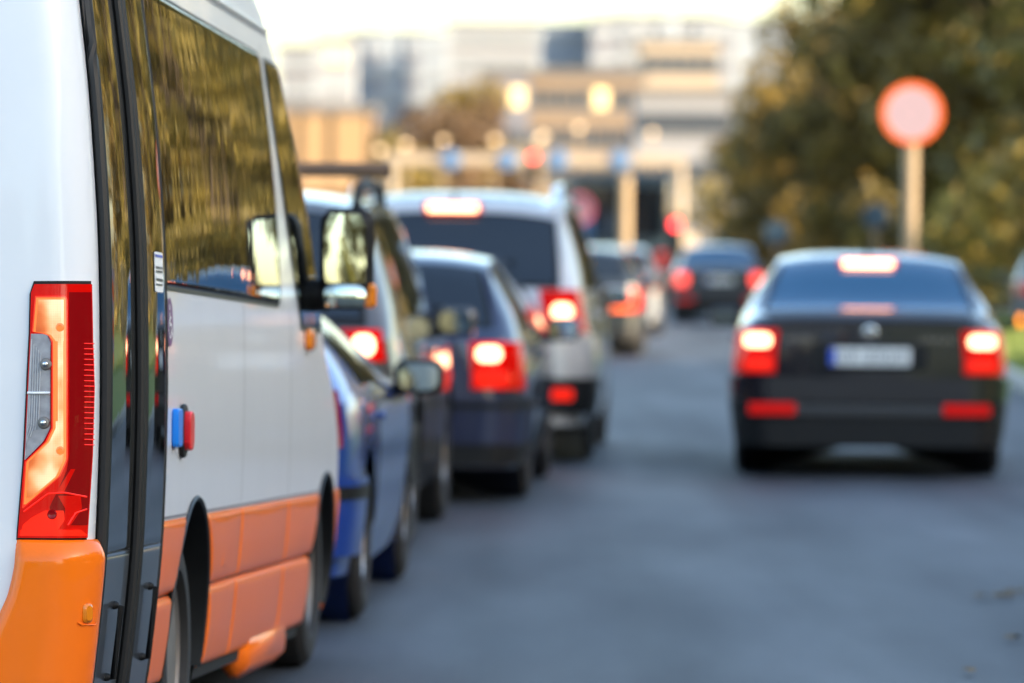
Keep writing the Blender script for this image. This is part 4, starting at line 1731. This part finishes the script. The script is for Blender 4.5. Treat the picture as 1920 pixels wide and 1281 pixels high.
for u in (2.6, 8.6):
    for x in (1.08, -1.08):
        add_wheel(t, bw, x, u, .48)


# ------------------------------------------------------------------ buildings far off
def window_mesh(w, h, d=.12):
    b_ = MB()
    b_.box((0, 0, 0), (w, d, h))
    me = b_.mesh('window', smooth=False)
    return me


M['pane'] = mat('dark_window_glass', (.05, .06, .075), .08)
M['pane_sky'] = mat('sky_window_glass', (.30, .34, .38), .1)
M['w_shade_blue'] = mat('shade_blue_panel_wall', (.28, .33, .39), .85, noise=.06, nscale=.3)  # blue cast of shaded faces put into the wall colour
M['w_dark'] = mat('dark_recess_wall', (.15, .155, .185), .85, noise=.08, nscale=.3)
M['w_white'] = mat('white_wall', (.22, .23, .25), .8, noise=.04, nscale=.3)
M['w_cream'] = mat('cream_wall', (.34, .28, .21), .85, noise=.06, nscale=.3)
M['w_tan'] = mat('tan_wall', (.19, .145, .105), .85, noise=.08, nscale=.3)
M['w_orange'] = mat('ochre_boarding', (.20, .12, .06), .8, noise=.15, nscale=1)
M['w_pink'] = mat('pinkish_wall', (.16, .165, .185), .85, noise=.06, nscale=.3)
M['glint_win'] = mat('sun_glint_window', (.9, .7, .35), .4, emit=(1, .74, .36), estr=.12)  # emission stands in for low sun glinting on the panes
M['roofing'] = mat('roofing_felt', (.12, .12, .12), .9)


def building(name, label, x0, x1, ytop, d, depth, wall_m, win=None, bays=None, roofm=None, group=None, yaw=0.0, ybase=None, lit=(), cat='building'):
    a, b = px(x0, 450, d), px(x1, 450, d)
    W_ = b.x - a.x
    Ht = px((x0 + x1) / 2, ytop, d).z
    t = thing(name, label, cat, ((a.x + b.x) / 2, d, 0), (0, 0, yaw), group)
    b_ = MB()
    b_.box((0, depth / 2, Ht / 2), (W_, depth, Ht))
    wl__ = b_.build('wall', wall_m, t, smooth=False)
    b_ = MB()
    b_.box((0, depth / 2, Ht + .2), (W_ + .5, depth + .5, .4))
    b_.build('roof', roofm or M['roofing'], t, smooth=False)
    if bays:
        for (f0, f1, m, pr) in bays:
            b_ = MB()
            b_.box((-W_ / 2 + W_ * (f0 + f1) / 2, -pr / 2, Ht * .5 - .1), (W_ * (f1 - f0), pr, Ht - .4))
            b_.build('bay', m, t, smooth=False)
    if win:
        nx, st, ww, wh, z0, m = win
        me = window_mesh(ww, wh)
        me.materials.append(m)
        mf_ = window_mesh(ww + .25, .12, .22)
        mf_.materials.append(M['w_white'])
        nz = int((Ht - z0 - .6) / st)
        # only the storeys that show above the trees and roofs in front
        for k in range(nz):
            z = Ht - .9 - wh / 2 - k * st
            if ybase is not None and z < px(960, ybase, d).z:
                break
            for i in range(nx):
                x = -W_ / 2 + W_ * (i + .5) / nx
                pr = 0
                if bays:
                    for (f0, f1, _, p_) in bays:
                        if f0 <= (i + .5) / nx <= f1:
                            pr = p_
                wo = link_mesh('window', me, t, (x, -pr - .03, z))
                link_mesh('sill', mf_, wo, (0, -.06, -wh / 2 - .08))
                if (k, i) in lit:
                    wo.data = glint_me(ww, wh)
    return t


_glints = {}


def glint_me(w, h):
    if (w, h) not in _glints:
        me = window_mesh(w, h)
        me.materials.append(M['glint_win'])
        _glints[(w, h)] = me
    return _glints[(w, h)]


G = 'apartment blocks on the skyline'
building('apartment_block', 'pale blue grey panel block with dark vertical recesses left of the white block', 655, 835, 66, 640, 14, M['w_shade_blue'], (12, 2.9, 1.3, 1.4, 3, M['pane_sky']),
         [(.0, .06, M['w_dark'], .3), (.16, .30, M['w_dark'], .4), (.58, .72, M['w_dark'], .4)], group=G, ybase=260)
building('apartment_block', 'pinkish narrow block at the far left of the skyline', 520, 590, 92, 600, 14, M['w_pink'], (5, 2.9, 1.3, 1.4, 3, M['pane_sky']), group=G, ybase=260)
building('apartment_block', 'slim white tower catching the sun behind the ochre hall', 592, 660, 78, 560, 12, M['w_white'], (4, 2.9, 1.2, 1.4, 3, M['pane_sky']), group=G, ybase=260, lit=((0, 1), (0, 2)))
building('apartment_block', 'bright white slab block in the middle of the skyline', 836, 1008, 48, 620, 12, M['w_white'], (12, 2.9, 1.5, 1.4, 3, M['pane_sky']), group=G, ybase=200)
building('apartment_block', 'grey blue block with a flat roof right of the white slab', 1009, 1105, 50, 650, 12, M['w_shade_blue'], (8, 2.9, 1.4, 1.4, 3, M['pane_sky']), group=G, ybase=220)
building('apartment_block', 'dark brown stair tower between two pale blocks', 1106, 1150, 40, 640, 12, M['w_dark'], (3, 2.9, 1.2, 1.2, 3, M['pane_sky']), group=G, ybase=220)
building('apartment_block', 'pale block behind the stepped cream building', 1152, 1345, 36, 660, 12, M['w_pink'], (14, 2.9, 1.4, 1.4, 3, M['pane_sky']), [(.1, .28, M['w_white'], .3), (.45, .6, M['w_shade_blue'], .3), (.8, .95, M['w_dark'], .3)], group=G, ybase=220)
building('apartment_block', 'last block of the skyline half behind the roadside trees', 1347, 1480, 44, 680, 12, M['w_shade_blue'], (10, 2.9, 1.4, 1.4, 3, M['pane_sky']), [(.0, .2, M['w_dark'], .3)], group=G, ybase=220)
G2 = 'lower buildings beyond the junction'
building('office_building', 'long low tan building with two windows glowing as sun glints beyond the gantry', 915, 1205, 141, 330, 10, M['w_tan'], (9, 2.4, .8, 1.1, 3, M['pane']), group=G2, ybase=330, lit=((0, 6),))
building('office_building', 'dark grey end of the long tan building', 905, 990, 138, 326, 3.5, M['w_dark'], (2, 2.4, .8, 1.1, 3, M['pane']), group=G2, ybase=330, lit=((0, 1),))
building('office_building', 'stepped cream building in full sun beside the roadside trees', 1196, 1345, 82, 420, 10, M['w_cream'], (6, 2.6, 1.0, 1.3, 3, M['pane']), group=G2, ybase=300)
building('office_building', 'white lower wing in front of the stepped cream building', 1190, 1370, 180, 300, 10, M['w_white'], (6, 2.8, .9, 1.2, 3, M['pane']), group=G2, ybase=330)
hall = building('hall', 'ochre boarded hall lit by low sun left of the dark trees', 530, 692, 212, 250, 10, M['w_orange'], None, group=None, cat='hall')
ha, hbx = px(530, 450, 250).x, px(692, 450, 250).x
hz = px(610, 212, 250).z
me = window_mesh(.62, hz - .2, .2)
me.materials.append(mat('pale_timber_board', (.30, .195, .10), .8, noise=.1))
me2 = window_mesh(.34, hz - .2, .12)
me2.materials.append(mat('dark_gap_board', (.075, .055, .032), .8, noise=.1))
wdt = hbx - ha
b_ = MB()
zc = px(610, 348, 249).z
b_.box((0, -.7, zc), (wdt + .6, 1.4, .42))
b_.build('canopy', mat('pale_canopy', (.40, .27, .15), .8), hall, smooth=False)
for f, m_ in ((.06, me), (.30, me), (.42, me), (.56, me2), (.66, me), (.78, me), (.88, me), (.97, me2), (.2, me2)):
    link_mesh('board', m_, hall, (-wdt / 2 + wdt * f, -.11, hz / 2))


# ------------------------------------------------------------------ trees
def crown_mesh(name, seed, n, blobs, leaf, m):
    rnd = np.random.RandomState(seed)
    w = np.array([b[3] ** 2 for b in blobs])
    idx = rnd.choice(len(blobs), n, p=w / w.sum())
    B = np.array(blobs)[idx]
    v = rnd.normal(size=(n, 3))
    v /= np.linalg.norm(v, axis=1)[:, None]
    r = B[:, 3] * (1 - .45 * rnd.rand(n) ** 2.2)
    c = B[:, :3] + v * r[:, None] * np.array([1, 1, .85])
    # gather leaves into twigs
    a = rnd.normal(size=(n, 3))
    a /= np.linalg.norm(a, axis=1)[:, None]
    b = np.cross(a, rnd.normal(size=(n, 3)))
    b /= np.linalg.norm(b, axis=1)[:, None]
    s = leaf * (.6 + .8 * rnd.rand(n))[:, None]
    V = np.empty((n, 4, 3))
    V[:, 0] = c - a * s
    V[:, 1] = c + b * s * .6
    V[:, 2] = c + a * s
    V[:, 3] = c - b * s * .6
    me = bpy.data.meshes.new(name)
    me.vertices.add(n * 4)
    me.vertices.foreach_set("co", V.ravel())
    me.loops.add(n * 4)
    me.loops.foreach_set("vertex_index", np.arange(n * 4))
    me.polygons.add(n)
    me.polygons.foreach_set("loop_start", np.arange(n) * 4)
    me.update(calc_edges=True)
    me.materials.append(m)
    return me


def trunk_mesh(seed, h, r0, limbs, m):
    rnd = random.Random(seed)
    b_ = MB()
    pts = [Vector((0, 0, -.2))]
    for k in range(1, 7):
        pts.append(Vector((rnd.uniform(-.12, .12) * k * .5, rnd.uniform(-.12, .12) * k * .5, h * k / 6)))
    b_.tube(pts, [r0 * (1.25 - .16 * k) for k in range(7)], n=9)
    for k in range(limbs):
        z = h * rnd.uniform(.35, .9)
        a = rnd.uniform(0, 2 * math.pi)
        ln = rnd.uniform(.25, .42) * h
        p0 = Vector((0, 0, z))
        p1 = p0 + Vector((math.cos(a) * ln * .5, math.sin(a) * ln * .5, ln * .35))
        p2 = p1 + Vector((math.cos(a + .4) * ln * .5, math.sin(a + .4) * ln * .5, ln * .45))
        b_.tube([p0, p1, p2], [r0 * .45, r0 * .3, r0 * .1], n=6)
    me_ = b_.mesh('trunk')
    me_.materials.append(m)
    return me_


def blobs(seed, n, R0, H0, H1):
    rnd = random.Random(seed)
    out = []
    for _ in range(n):
        t = rnd.random()
        z = H0 + (H1 - H0) * t
        rad = R0 * (math.sin(math.pi * (.18 + .74 * t)) ** .7) * rnd.uniform(.35, .95)
        a = rnd.uniform(0, 2 * math.pi)
        out.append((math.cos(a) * rad, math.sin(a) * rad, z, R0 * rnd.uniform(.22, .42)))
    return out


T_VAR = []
for i, mm in enumerate(('leaf_olive', 'leaf_dark', 'leaf_gold', 'leaf_olive', 'leaf_dark')):
    T_VAR.append((crown_mesh('crown', 20 + i, 12000, blobs(30 + i, 36, 4.2, 1.2, 12.5), .17, M[mm]), trunk_mesh(50 + i, 9.5, .24, 9, M['bark'])))
B_VAR = [crown_mesh('foliage', 70 + i, 3500, blobs(80 + i, 12, 1.6, .2, 2.0), .10, M[mm]) for i, mm in enumerate(('leaf_dark', 'leaf_olive', 'leaf_gold'))]
BROWN = (crown_mesh('crown', 90, 5000, blobs(91, 16, 3.0, 1.5, 8.0), .14, M['leaf_brown']), trunk_mesh(92, 6.5, .18, 9, M['bark_pale']))


def tree(label, x, y, s, var, rz=0.0, group='trees along the right of the road', sz=1.0):
    cm, tm = var
    t = thing('tree', label, 'tree', (x, y, 0), (0, 0, rz), group)
    t.scale = (s, s, s * sz)
    link_mesh('trunk', tm, t)
    link_mesh('crown', cm, t)
    return t


rt = [  # x, y, scale, variant, label
    (10.4, 99, 1.15, 2, 'golden tree with its crown behind the tall round sign'),
    (12.6, 92, 1.05, 2, 'golden autumn tree at the right edge above the grass'),
    (10.2, 106, 1.0, 3, 'olive green tree filling the middle of the right hand row'),
    (11.2, 122, .9, 3, 'olive tree leaning over the far saloon'),
    (10.8, 134, .72, 4, 'dark tree at the left of the row with its crown against the sky'),
    (11.4, 150, .66, 0, 'olive tree at the far end of the roadside row'),
    (8.3, 147, .50, 3, 'small leftmost olive tree of the row next to the cream building'),
    (7.3, 139, .40, 1, 'low dark tree at the left foot of the roadside row'),
    (7.7, 132, .57, 3, 'olive tree second from the left in the roadside row'),
    (6.9, 143, .43, 0, 'small round olive tree between the far saloon and the cream building'),
    (8.0, 124, .50, 3, 'small olive tree just behind the far saloon'),
    (13.0, 118, 1.15, 4, 'tall dark tree behind the middle of the row'),
    (16.5, 108, 1.2, 2, 'tall golden tree in the second row of the verge'),
    (13.2, 133, 1.0, 3, 'olive tree filling the gap behind the tall round sign'),
    (15.8, 140, 1.2, 1, 'dark tree at the back of the roadside row'),
]
for i, (x, y, s, v, lab) in enumerate(rt):
    tree(lab, x, y, s, T_VAR[v], rz=i * 1.3)
# unseen trees added outside the frame, sized to shade the road and dim reflections
ot = [(18, 101, 1.1, 0), 
      (14, -54, .9, 1), (6, -56, .85, 0), (-2, -54, .8, 3), (-10, -56, .9, 4), (-18, -54, .85, 0), (-26, -56, .9, 1)]
for X_ in (28, 33, 38.5):
    y_gap = 54 - (X_ - 4) / math.tan(SUN_AZ - R(90)) ** -1      # where the low sun reaches the tall round sign
    y_ = -34.0
    while y_ < y_gap + 11:
        low = abs(y_ - y_gap) < 5.6
        ot.append((X_ + random.uniform(-.4, .4), y_, (.56 if X_ == 28 else .64 if X_ == 33 else .74) if low else random.uniform(.95, 1.05) * (1.22 if X_ > 35 else 1.0), random.choice((0, 1, 3, 4))))
        y_ += 4.0 if low else 6.6
for i, (x, y, s, v) in enumerate(ot):
    tree('unseen tree added outside the picture to shade the road and dim reflections', x, y, s, T_VAR[v], rz=i * 2.1, group='unseen added trees outside the picture')
sh = [(9.9, 98), (8.6, 106), (9.0, 116), (8.4, 127), (8.6, 140), (12.4, 99), (14.3, 103), (11.2, 110), (8.9, 156)]
SH_LABELS = ['dark shrub at the near end of the roadside hedge', 'shrub under the golden tree behind the grass', 'dark shrub beneath the tall dark tree of the row', 'low shrub behind the far saloon',
             'shrub below the leftmost olive tree', 'shrub at the right edge behind the parked slate car', 'shrub at the back of the verge under the golden tree', 'shrub between the middle trees of the row', 'farthest shrub of the roadside row']
for i, (x, y) in enumerate(sh):
    t = thing('shrub', SH_LABELS[i], 'shrub', (x, y, .05), (0, 0, i * 1.7), 'shrubs under the roadside trees')
    s_ = random.uniform(.95, 1.35)
    t.scale = (s_, s_, s_)
    link_mesh('foliage', B_VAR[i % 2], t)
# trees between the cars and the blocks
for x, y_, d, s, v, lab in ((742, 250, 205, .62, T_VAR[1], 'dark green tree right of the ochre hall'), (800, 190, 215, .8, BROWN, 'brown autumn tree before the white block'),
                            (862, 175, 225, .86, BROWN, 'second brown tree next to the dark end of the tan building'), (880, 160, 240, .72, T_VAR[0], 'olive tree beside the dark grey building end')):
    p = px(x, 450, d)
    ztop_ = px(x, y_, d).z
    base_h = 13.3 if v is not BROWN else 8.7
    s = ztop_ / base_h
    tree(lab, p.x, d, s, v, rz=x, group='trees beyond the junction')
# street lamps beyond the junction
M['lamp_head'] = mat('sun_glow_lamp_head', (.7, .55, .35), .4, emit=(1, .62, .32), estr=.28)  # emission stands in for sunlight on the pale lamp heads
LAMP_LABELS = ['faint street lamp at the left end of the gantry', 'small street lamp above the left part of the gantry beam', 'street lamp above the first blue disc of the gantry',
               'street lamp above the second blue disc of the gantry', 'street lamp over the red light on the gantry', 'street lamp before the tan building above the third blue disc',
               'street lamp by the white wing right of the fourth blue disc', 'farthest street lamp close beside the red light of the gantry']
for i, (x, y, d) in enumerate(((712, 281, 190), (760, 272, 195), (831, 264, 200), (927, 262, 205), (1018, 255, 212), (1085, 240, 220), (1222, 250, 225), (1010, 262, 230))):
    p = px(x, y, d)
    t = thing('street_lamp', LAMP_LABELS[i], 'street lamp', (p.x, d, 0), group='street lamps behind the gantry')
    b_ = MB()
    b_.tube([(0, .1, -.1), (0, .1, p.z)], .05, n=8)
    b_.build('post', M['post'], t)
    b_ = MB()
    b_.lathe([(-.10, .05), (-.05, .14), (.05, .14), (.1, .05)], 'z', 14, c=(0, 0, p.z))
    b_.build('lamp_head', M['lamp_head'], t)
p = px(1296, 452, 110)
t = thing('glow_board', 'pale round glowing disc beside the far saloon', 'road sign', (p.x, p.y, 0))  # glowing disc added for a warm light of unknown kind
b_ = MB()
b_.lathe([(0, .16), (-.02, .16), (-.03, .001)], 'y', 20, c=(0, 0, p.z))
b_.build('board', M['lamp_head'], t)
b_ = MB()
b_.tube([(0, .04, -.1), (0, .04, p.z)], .03, n=8)
b_.build('post', M['post'], t)

# far wood closing the view under the skyline
fw = crown_mesh('far_wood', 200, 26000, [(x, random.uniform(0, 8), random.uniform(.5, 4.0), random.uniform(1.5, 2.6)) for x in np.arange(-40, 45, 1.0)], .2, M['leaf_dark'])
o = link_mesh('far_wood', fw, None, (0, 285, 0))
o["kind"] = 'stuff'

# things on the right of the road that only the minibus windows show
for i, (x, y) in enumerate(((6.6, 52.5), (7.0, 53), (7.6, 54))):
    t = thing('delineator', 'pale wooden bollard on the verge right of the picture', 'bollard', (x, y, .1), group='bollards on the right verge')
    b_ = MB()
    b_.tube([(0, 0, -.1), (0, 0, 1.5)], .07, n=12)
    b_.lathe([(1.5, .07), (1.56, .05), (1.58, .001)], 'z', 12)
    b_.build('post', M['post'], t)
for i, (x, y) in enumerate(((5.9, 40), (6.3, 41.5))):
    t = thing('hazard_board', 'red and white striped hazard board at the right kerb', 'hazard board', (x, y, .05), group='hazard boards on the right verge')
    for k in range(7):
        b_ = MB()
        z = .35 + k * .16
        b_.add([(-.15, 0, z), (.15, 0, z + .12), (.15, 0, z + .28), (-.15, 0, z + .16), (-.15, .03, z), (.15, .03, z + .12), (.15, .03, z + .28), (-.15, .03, z + .16)],
               [(0, 1, 2, 3), (7, 6, 5, 4), (0, 4, 5, 1), (1, 5, 6, 2), (2, 6, 7, 3), (3, 7, 4, 0)])
        b_.build('stripe', M['sign_red'] if k % 2 else M['sign_white'], t, smooth=False)
    b_ = MB()
    b_.tube([(0, .06, -.1), (0, .06, 1.4)], .03, n=8)
    b_.build('post', M['post'], t)

t = thing('prop', 'unseen yellow barrier with a raised arm behind the viewpoint', 'prop', (2.1, -4, 0))  # unseen yellow arm added only to show in the door mirror
b_ = MB()
b_.rbox((0, .25, .45), (.3, .3, .9), .04, axis=2, edge=.02)
b_.build('prop_box', M['door_grey'], t)
b_ = MB()
b_.tube([(-.3, 0, .85), (-1.75, 0, 2.95)], .07, n=12)
b_.build('prop_arm', M['yellow'], t)

# fallen leaves on the asphalt
lf = MB()
random.seed(11)
for (cx, cy, n, sp) in ((1872, 1126, 7, .05), (1915, 1118, 5, .05), (1805, 1268, 1, .01), (1895, 1205, 1, .01)):
    gx, gy = poly_px([(cx, cy)])[0]
    for k in range(n):
        x, y = gx + random.gauss(0, sp), gy + random.gauss(0, sp)
        a = random.uniform(0, 6.28)
        s_ = random.uniform(.03, .05)
        pts = []
        for j in range(6):
            aa = a + j * math.pi / 3
            rr = s_ * (1 if j % 3 == 0 else .6)
            pts.append((x + rr * math.cos(aa), y + rr * math.sin(aa), .012 + random.uniform(0, .02)))
        lf.add(pts + [(x, y, .03)], [(j, (j + 1) % 6, 6) for j in range(6)])
o = lf.build('fallen_leaves', mat('fallen_leaf', (.12, .09, .05), .8, noise=.4, nscale=9), smooth=False)
o["kind"] = 'stuff'
